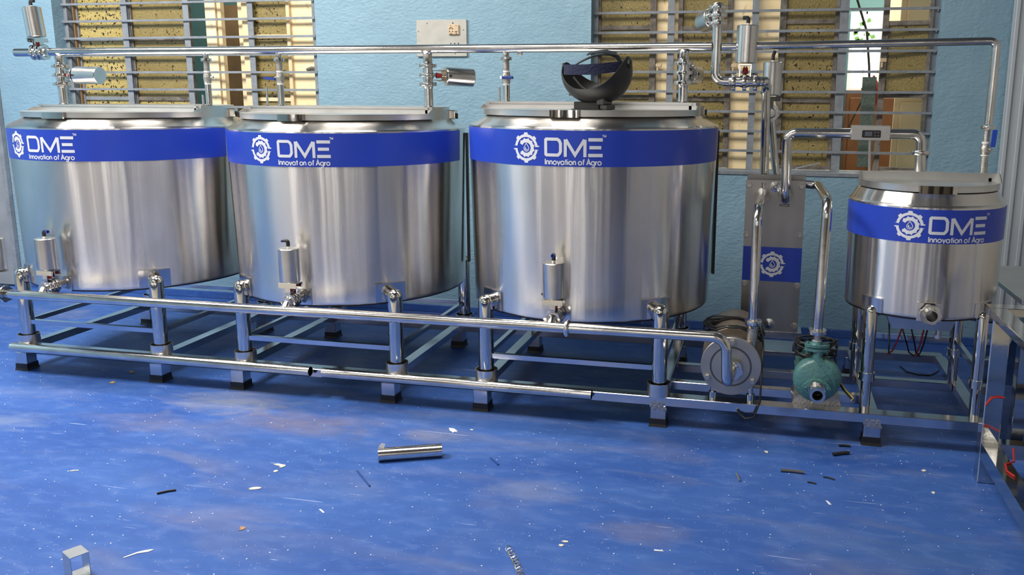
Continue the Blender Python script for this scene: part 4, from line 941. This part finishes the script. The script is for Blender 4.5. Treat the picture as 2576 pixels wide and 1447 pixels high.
MB().tube([(4.02, .06, .25), (4.045, .02, .215), (4.075, -.01, .190), (4.085, -.02, .185)], .004, 8).build('wire', M_CORD, t)
MB().tube([(4.022, .05, .255), (4.055, .01, .215), (4.085, -.02, .192), (4.075, -.025, .183)], .0028, 8).build('wire', M_YEL, t)

# ------------------------------------------------------------------ lower product pipe
HYL = -.24
t = thing('product_pipe', 'long polished steel pipe running low across the front of the tanks', 'pipe', (1.9, HYL, .46))
q = MB(); q.tube(fillet([(.165, HYL, .462), (3.571, HYL, .477), (3.578, HYL, .290), (3.592, -.060, .286)], [.055, .040], 12), .0215, 28); q.build('main_pipe', M_PIPE, t)
q = MB(); q.lathe([(.0215, -.008), (.034, -.008), (.036, -.005), (.036, .005), (.034, .008), (.0215, .008)], (2.93, HYL, .474), (1, 0, 0), 36); q.build('clamp_ring', M_ACT, t)
for x, z in ((.372, .466), (1.650, .472), (2.857, .476)):
    q = MB(); q.tube([(x, HYL+.004, z), (x, -.218, z+.022), (x, -.205, z+.025)], .0195, 20); q.build('tee', M_PIPE, t)
for (x, z, lab) in ((.372, .492, 'upright actuator valve at the foot of the leftmost big tank'), (1.650, .500, 'upright actuator valve at the foot of the second tank'), (2.857, .494, 'upright actuator valve at the foot of the mask tank')):
    butterfly('pneumatic_valve', lab, (x, -.178, z), (0, 1, 0), (0, 0, 1), gap=.022, elbow={.372: (1, -.2, 0), 1.650: (-1, -.1, 0), 2.857: (.1, -1, 0)}[x], act_len=.150, off=.088, act_r=.0455, rr=.037)
t = thing('pneumatic_valve', 'valve cut off by the left edge of the picture', 'valve', (.13, HYL, .46), 'pneumatic butterfly valves')
q = MB(); q.lathe([(.020, -.07), (.022, 0), (.020, .03)], (.13, HYL, .462), (1, 0, 0), 28); q.build('valve_body', M_PIPE, t)
for dx in (-.05, -.02, .018): q = MB(); clamp(q, (.155+dx, HYL, .462), (1, 0, 0), .042, .017); q.build('union_nut', M_PIPE, t)
q = MB(); q.lathe([(.041, 0), (.045, .004), (.045, .150), (.042, .154), (.001, .154)], (.132, HYL+.01, .575), (0, 0, 1), 48); q.build('actuator_cylinder', M_ACT, t)
q = MB(); q.cyl((.132, HYL, .5), (.132, HYL, .575), .010, 16); q.build('stem', M_RED, t)
q = MB(); q.box(.087, .172, HYL-.025, HYL+.035, .566, .573); q.build('bracket', M_POL, t, smooth=False)

# ------------------------------------------------------------------ tray and wires under the small tank
t = thing('junction_tray', 'sheet steel tray hung under the small tank', 'tray', (4.34, .25, .49))
q = MB(); q.add([(4.20, .12, .541), (4.49, .12, .541), (4.49, .38, .541), (4.20, .38, .541), (4.235, .14, .458), (4.465, .14, .458), (4.465, .36, .458), (4.235, .36, .458)], [[0, 1, 5, 4], [1, 2, 6, 5], [2, 3, 7, 6], [3, 0, 4, 7], [4, 5, 6, 7], [3, 2, 1, 0]]); q.build('pan', M_LID, t, smooth=False)
q = MB(); q.cyl((4.43, .2, .458), (4.43, .2, .425), .012, 16); q.cyl((4.43, .2, .425), (4.43, .2, .41), .016, 6); q.build('drain_plug', M_ACT, t)
for i, (x, m) in enumerate(((4.245, M_CORD), (4.29, M_CORD), (4.31, M_REDW), (4.33, M_CORD), (4.395, M_REDW), (4.41, M_CORD))):
    dx = (.02, .06, -.03, .05, -.01, -.012)[i]
    t = MB().tube([(x, .30, .4575), (x+dx*.2, .31, .42), (x+dx*.7, .34, .34), (x+dx, .38, .29), (x+dx*1.5, .42, .262)], .0035, 8).build('hanging_wire', m)
    tag(t, ('thin red wire' if m is M_REDW else 'thin black wire')+' hanging from the tray under the small tank', 'wire', ('red' if m is M_REDW else 'black')+' wires hanging under the small tank')
t = thing('rear_rail', 'thin square rails joining the legs of the small tank', 'rail', (4.35, .47, .33))
MB().bar((4.162, .47, .335), (4.531, .47, .335), .02, .022).build('rail', M_SKID, t, smooth=False)
MB().bar((4.135, .057, .335), (4.135, .443, .335), .02, .022).build('rail', M_SKID, t, smooth=False)
MB().bar((4.558, .057, .335), (4.558, .443, .335), .02, .022).build('rail', M_SKID, t, smooth=False)
t = MB().tube([(4.435, 1.10, .004), (4.455, 1.01, .004), (4.51, .972, .004), (4.56, .975, .004), (4.60, 1.03, .004), (4.625, 1.08, .004)], .0035, 8).build('floor_wire', M_CORD); tag(t, 'black wire lying on the floor behind the small tank', 'wire')

# ------------------------------------------------------------------ table frame at the right edge
t = thing('table_frame', 'mirror-polished square-tube table frame cut off at the right edge', 'table frame', (4.9, -.6, 0))
def sq(a, b, name, w_=.062, h_=.062, m=M_POL, p=None): return MB().bar(a, b, w_, h_).build(name, m, p or t, smooth=False)
TX, TY, TZ = 4.540, -.275, .640
for x, y in ((TX, TY), (5.55, TY), (TX, -1.55), (5.55, -1.55)):
    lg = MB().box(x-.031, x+.031, y-.031, y+.031, 0, TZ, .003).build('leg', M_POL, t, smooth=False)
MB().box(TX-.050, 5.6, TY-.035, TY+.035, TZ, TZ+.030, .002).build('top_rail', M_POL, t, smooth=False)
MB().box(TX-.050, TX+.012, -1.60, TY-.035, TZ, TZ+.030, .002).build('top_rail', M_POL, t, smooth=False)
MB().box(TX+.0125, 5.6, -1.60, -1.54, TZ, TZ+.030, .002).build('top_rail', M_POL, t, smooth=False)
sq((TX+.031, TY, .13), (5.519, TY, .13), 'lower_rail', .055, .055); sq((TX, TY-.031, .13), (TX, -1.519, .13), 'lower_rail', .06, .06)
q = MB(); q.add([(TX+.04, TY-.05, .63), (5.4, TY-.05, .63), (5.4, TY-.45, .30), (TX+.10, TY-.45, .30), (TX+.04, TY-.054, .63), (5.4, TY-.054, .63), (5.4, TY-.454, .30), (TX+.10, TY-.454, .30)], [[0, 1, 2, 3], [7, 6, 5, 4], [0, 4, 5, 1], [1, 5, 6, 2], [2, 6, 7, 3], [3, 7, 4, 0]]); 
t2 = thing('table_frame', 'second polished square-tube frame standing behind the first at right', 'table frame', (5.0, .3, 0))
for x, y in ((4.74, .10), (5.5, .10), (4.74, .75), (5.5, .75)): MB().box(x-.025, x+.025, y-.025, y+.025, 0, .60, .002).build('leg', M_POL, t2, smooth=False)
MB().box(4.70, 5.54, .06, .80, .60, .625, .003).build('top_sheet', M_LID, t2, smooth=False)
MB().bar((4.765, .10, .22), (5.475, .10, .22), .03, .03).build('rail', M_POL, t2, smooth=False)
q = MB(); q.add([(4.75, .13, .58), (5.45, .13, .58), (5.45, .60, .10), (4.75, .60, .10), (4.75, .134, .584), (5.45, .134, .584), (5.45, .604, .104), (4.75, .604, .104)], [[3, 2, 1, 0], [4, 5, 6, 7], [0, 1, 5, 4], [1, 2, 6, 5], [2, 3, 7, 6], [3, 0, 4, 7]]); q.build('chute_sheet', M_POL, t2, smooth=False)
t = MB().cyl((4.66, -.02, .024), (5.5, -.02, .024), .024, 20).build('black_roller', M_GREY); tag(t, 'grey round bar lying on the floor beyond the polished table leg', 'bar')
t = MB().tube([(4.512, -.309, .305), (4.530, -.311, .335), (4.55, -.311, .340), (4.573, -.309, .338)], .0035, 8).build('red_wire', M_REDW); tag(t, 'short red wire stuck on the leg of the polished table frame', 'wire')
t = MB().tube([(4.60, -.38, .175), (4.58, -.47, .163), (4.545, -.50, .164), (4.535, -.56, .164), (4.55, -.60, .164)], .0035, 8).build('red_wire', M_REDW); tag(t, 'red wire looped over the lower rail of the polished table frame', 'wire')

# ------------------------------------------------------------------ welding mask on the third lid
MZ = 1.2606+.018+.036+.006+.026
t = thing('welding_mask', 'black welding mask lying face down on the third tank lid', 'mask', (2.93, .12, MZ))
bx = 2.962; by = .13
q = MB(); q.box(bx-.075, bx+.045, by-.055, by+.055, MZ+.0005, MZ+.034, .004); q.box(bx-.082, bx+.05, by-.062, by+.062, MZ+.0005, MZ+.004); q.build('window_housing', M_MASK, t, smooth=False)
q = MB(); q.box(bx+.0455, bx+.078, by-.050, by+.04, MZ+.001, MZ+.022, .003); q.box(bx+.035, bx+.068, by-.060, by+.03, MZ+.0225, MZ+.048, .003); q.build('grey_clip', M_CLIP, t, smooth=False)
# shell: deep bowl, cheeks high at left and right, low at chin and brow
n, m_ = 72, 18; q = MB()
def shell(i, j, off=0):
    al = 2*PI*i/n; cx_ = abs(math.cos(al)); ca = cx_**3.4
    ps = math.radians(72+38*ca+(4 if math.cos(al) > 0 else 0)*ca-(15 if math.sin(al) < 0 else 2)*(1-ca))*(j/m_)
    sp = math.sin(ps)**.9; a_, b_, c_ = .154-off, (.142-off)*(1-.25*max(0, -math.cos(ps))), .132-off
    return V(bx+.006+a_*sp*math.cos(al), by+.004+b_*sp*math.sin(al), MZ+.156-c_*math.cos(ps)+(.012*max(0, math.cos(al))*(j/m_)**3))
for off in (0, .004):
    for i in range(n):
        for j in range(m_+1): q.v.append(shell(i, j, off))
K = n*(m_+1)
for i in range(n):
    i2 = (i+1) % n
    for j in range(m_):
        a, b = i*(m_+1)+j, i2*(m_+1)+j; q.f += [[a, a+1, b+1, b], [K+a, K+b, K+b+1, K+a+1]]
    a, b = i*(m_+1)+m_, i2*(m_+1)+m_; q.f.append([a, a+K, b+K, b])
q.build('shield', M_MASK, t, angle=50)
q = MB(); q.box(bx-.105, bx-.040, by-.045, by+.035, MZ+.058, MZ+.066, .003); q.build('lens_frame', M_CLIP, t, smooth=False)
q = MB()
for k in range(5): q.box(bx-.101+k*.012, bx-.094+k*.012, by-.040, by+.030, MZ+.0662, MZ+.068)
q.build('lens_slots', M_LID, t, smooth=False)
for sx in (-1, 1):
    x = bx+.006+sx*.139
    q = MB(); q.lathe([(.017, 0), (.019, .004), (.018, .016), (.014, .018)], (x+sx*.002, by, MZ+.180+(.01 if sx > 0 else 0)), (sx, 0, 0), 10); q.build('pivot_knob', M_BLK, t, angle=30)
def strap(pts, w_, th_, nm, m, p=t):
    q = MB(); P3 = fillet(pts, .05, 6) if len(pts) < 6 else [Vector(x) for x in pts]; k = 0
    for i, pnt in enumerate(P3):
        d = (P3[min(i+1, len(P3)-1)]-P3[max(i-1, 0)]).normalized(); yv = V(*w_[1]); sd = (yv-d*yv.dot(d)).normalized(); nn = d.cross(sd)
        for a, b in ((-1, -1), (1, -1), (1, 1), (-1, 1)): q.v.append(pnt+sd*a*w_[0]/2+nn*b*th_/2)
    for i in range(len(P3)-1):
        for e in range(4): q.f.append([4*i+e, 4*i+(e+1) % 4, 4*i+4+(e+1) % 4, 4*i+4+e])
    L_ = len(P3)-1; q.f += [[0, 1, 2, 3], [4*L_+3, 4*L_+2, 4*L_+1, 4*L_]]
    return q.build(nm, m, p, angle=40)
zt = MZ+.170
strap([(bx-0.1302, by-.01, zt-0.0017), (bx-0.1056, by-.075, zt-0.0034), (bx-0.0528, by-.105, zt-0.0051), (bx+0.0176, by-.108, zt-0.0051), (bx+0.0792, by-.09, zt), (bx+0.1364, by-.02, zt+0.0102)], (.042, (0, 0, 1)), .012, 'sweatband', M_NAVY)
strap([(bx-0.1276, by+.01, zt+0.0043), (bx-0.0968, by+.08, zt+0.0051), (bx-0.0264, by+.11, zt+0.0051), (bx+0.0528, by+.105, zt+0.0085), (bx+0.1100, by+.06, zt+0.0119), (bx+0.1364, by+.01, zt+0.0153)], (.024, (0, 0, 1)), .004, 'headband', M_BLK)
strap([(bx-0.0924, by-.03, zt+0.0085), (bx-0.0704, by-.02, zt+0.0255), (bx-0.0396, by, zt+0.0442), (bx+0.0000, by, zt+0.0578), (bx+0.0440, by, zt+0.0629), (bx+0.0792, by, zt+0.0595), (bx+0.1012, by+.005, zt+0.0493), (bx+0.1126, by+.01, zt+0.0255)], (.026, (0, 1, .45)), .004, 'crown_strap', M_BLK)
strap([(bx-0.0264, by-.02, zt+0.0620), (bx+0.0176, by-.02, zt+0.0706), (bx+0.0528, by-.02, zt+0.0723), (bx+0.1012, by-.01, zt+0.0612)], (.028, (0, 1, .45)), .003, 'crown_pad', M_BLK)
strap([(bx-0.0792, by-.05, zt-0.0340), (bx-0.0528, by-.03, zt-0.0723), (bx-0.0176, by-.01, zt-0.0978), (bx+0.0264, by+.0, zt-0.1105)], (.018, (0, 1, 0)), .003, 'inner_strap', M_CLIP)

bpy.data.objects['welding_mask'].rotation_euler = (0, 0, math.radians(-14))
# ------------------------------------------------------------------ scrap on the floor
q = MB(); A, B = V(2.268, -.640, .0262), V(2.492, -.540, .0262); d = (B-A).normalized()
q.hollow(A, B, .026, .024, 36); t = q.build('pipe_offcut', M_PIPE); tag(t, 'short cut piece of steel pipe lying on the blue floor', 'pipe')
q = MB(); c_ = A-V(0, 0, 0); q.add([c_+V(.002, -.004, .026), c_+V(.022, .004, .026), c_+V(.026, .012, .042), c_+V(.012, .006, .046), c_+V(.004, -.002, .036), c_+V(.002, -.003, .026), c_+V(.022, .005, .026), c_+V(.026, .013, .042), c_+V(.012, .007, .046), c_+V(.004, -.001, .036)], [[0, 1, 2, 3, 4], [9, 8, 7, 6, 5]]+[[i, (i+1) % 5, 5+(i+1) % 5, 5+i] for i in range(5)]); q.build('torn_tape', M_TAPE, t, smooth=False)
t = thing('square_tube_offcut', 'short hollow square steel tube standing at the lower left', 'tube', (1.755, -1.590, 0))
q = MB(); zz = .072; c0 = V(1.755, -1.592, 0); ex = V(.80, -.42, 0).normalized(); ey = V(.42, .80, 0).normalized()
o_ = .036; wth = .0022
ez = V(0, 0, 1)
# tube axis along ex (open end faces camera-right)
for sg in (-1, 1): q.obox(c0+ey*sg*(.026-wth/2)+ez*.038, ex*.030, ey*wth/2, ez*.038)
q.obox(c0+ez*(.0765-wth/2), ex*.030, ey*.0236, ez*wth/2); q.obox(c0+ez*(wth/2+.0003), ex*.030, ey*.0236, ez*wth/2)
q.build('tube_wall', M_LID, t, smooth=False)
def chip(label, x, y, pts, m, name='paint_chip', cat='debris', h=.0022, group='pale scraps on the floor'):
    q = MB(); q.prism([(x+a, y+b) for a, b in pts], .0003, h); t = q.build(name, m, smooth=False); return tag(t, label, cat, group)
chip('cream torn scrap with notched edge left of centre floor', 1.916, -.765, [(-.03, .004), (-.01, .010), (.022, .006), (.026, -.004), (.018, -.018), (.006, -.016), (.010, -.008), (-.012, -.004)], M_SHARD)
chip('small round cream scrap just below the notched one', 1.930, -.815, [(-.008, 0), (-.003, .008), (.006, .006), (.009, -.002), (.003, -.010), (-.005, -.009)], M_SHARD)
chip('oval cream scrap with a small slit', 1.936, -.965, [(-.022, -.008), (-.012, .006), (.006, .014), (.022, .012), (.020, .002), (.004, -.008), (-.014, -.014), (-.012, -.004)], M_SHARD)
chip('tan brown torn scrap on the lower middle floor', 2.063, -1.235, [(-.013, .010), (.004, .012), (.012, .004), (.008, -.008), (-.004, -.013), (-.002, -.003)], M_TAN)
chip('white branching splinter near the square tube', 1.845, -1.440, [(-.030, -.038), (-.026, -.040), (-.004, -.008), (.022, .008), (.030, .024), (.020, .022), (.004, .012), (-.010, -.002)], M_WHITE)
chip('white torn scrap with fingered edge in front of the fifth foot', 2.441, -.282, [(-.026, .022), (-.004, .020), (.010, .012), (.004, .008), (.022, .002), (.014, -.002), (.026, -.012), (.012, -.012), (.010, -.024), (-.002, -.010), (-.014, -.002)], M_WHITE)
chip('small white scrap right of the fingered one', 2.515, -.255, [(-.008, 0), (0, .006), (.010, -.002), (.002, -.005)], M_SHARD)
chip('yellow square scrap near the second foot', .588, -.09, [(-.011, -.010), (-.010, .012), (.010, .011), (.012, -.009)], M_GOLD, name='yellow_scrap')
chip('crumpled yellow scrap behind the yellow square', .565, .07, [(-.012, 0), (-.003, .008), (.005, .003), (.015, .005), (.012, -.003), (0, -.007)], M_GOLD, name='yellow_scrap', h=.006)
chip('white rice-like scrap at the lower right centre', 3.118, -1.075, [(-.012, 0), (-.004, .008), (.008, .007), (.011, 0), (.002, -.003)], M_SHARD)
chip('white rice-like scrap just below its twin', 3.113, -1.098, [(-.010, .003), (0, .006), (.008, .002), (.001, -.007), (-.008, -.005)], M_SHARD)
chip('white scrap to the left of the last foot', 3.745, -.20, [(-.008, .006), (.002, .010), (.008, .002), (.005, -.012), (-.004, -.004)], M_SHARD)
chip('white angular scrap at the right below the beam end', 4.335, -.240, [(-.010, 0), (.002, .010), (.010, 0), (0, -.008)], M_SHARD)
chip('white diamond scrap near the polished table leg', 4.335, -.43, [(-.006, 0), (.002, .009), (.008, .002), (.003, -.011)], M_SHARD)
chip('cream curl of scrap at the left floor edge', 1.19, -.99, [(-.016, -.006), (-.008, .004), (.010, .010), (.016, .006), (.002, .001), (-.008, -.006)], M_SHARD)
chip('small white slanted scrap left of the pipe offcut', 2.26, -1.065, [(-.018, .010), (-.010, .011), (.014, -.008), (.010, -.012)], M_WHITE)
chip('white long sliver at the lower right', 3.43, -1.06, [(-.028, .004), (-.002, .004), (.004, -.001), (-.024, -.004)], M_WHITE)
chip('white slim scrap beside the dark sticks', 3.958, -.60, [(-.006, .016), (.001, .012), (.012, -.014), (.004, -.014)], M_WHITE)
def rod(label, a, b, r, m, name, cat='scrap', grp='dark sticks on the right floor'):
    q = MB(); A_, B_ = V(a[0], a[1], r+.0003), V(b[0], b[1], r+.0003); q.tube([A_, A_.lerp(B_, .5)+V(0, .003, 0), B_], r, 8); t = q.build(name, m); return tag(t, label, cat, grp)
rod('thick black stick just left of the last foot', (4.005, -.176), (4.068, -.145), .007, M_BLK, 'black_stick')
rod('flat black sliver behind the thick black stick', (4.035, -.075), (4.080, -.070), .005, M_BLK, 'black_stick')
rod('curved dark strip on the right floor', (3.80, -.375), (3.885, -.375), .006, M_GROOVE, 'dark_strip')
rod('thin dark sliver right of the curved strip', (3.955, -.390), (3.995, -.405), .003, M_BLK, 'dark_sliver')
rod('short thin dark sliver below the curved strip', (3.895, -.450), (3.925, -.458), .003, M_BLK, 'dark_sliver')
rod('small grey screw standing out on the right floor', (3.635, -.440), (3.650, -.500), .004, M_DISC, 'screw')
rod('thin dark twig left of the round scrap', (1.62, -1.085), (1.66, -1.045), .004, M_BLK, 'twig', grp=None) if False else tag(MB().tube([(1.625, -1.085, .0043), (1.65, -1.06, .0043), (1.672, -1.045, .0043)], .004, 8).build('twig', M_BLK), 'thin dark twig on the left floor', 'scrap')
tag(MB().tube([(2.23, -.745, .0033), (2.335, -.855, .0033)], .003, 8).build('blue_rod', M_DBLUE), 'thin blue rod below the pipe offcut', 'scrap', 'thin blue rods')
tag(MB().tube([(2.685, -.515, .0033), (2.735, -.570, .0033)], .003, 8).build('blue_rod', M_DBLUE), 'short thin blue rod right of the pipe offcut', 'scrap', 'thin blue rods')
pts = []
for i in range(120):
    s_ = i/119; c_ = V(2.955+.115*s_-.02*s_*s_, -1.165-.165*s_, .010); th = i*.62; pts.append(c_+V(.010*math.cos(th), .004*math.sin(th), .007*math.sin(th)))
tag(MB().tube(pts, .0016, 6).build('metal_swarf', M_ACT), 'curly metal shaving near the bottom centre', 'shaving')
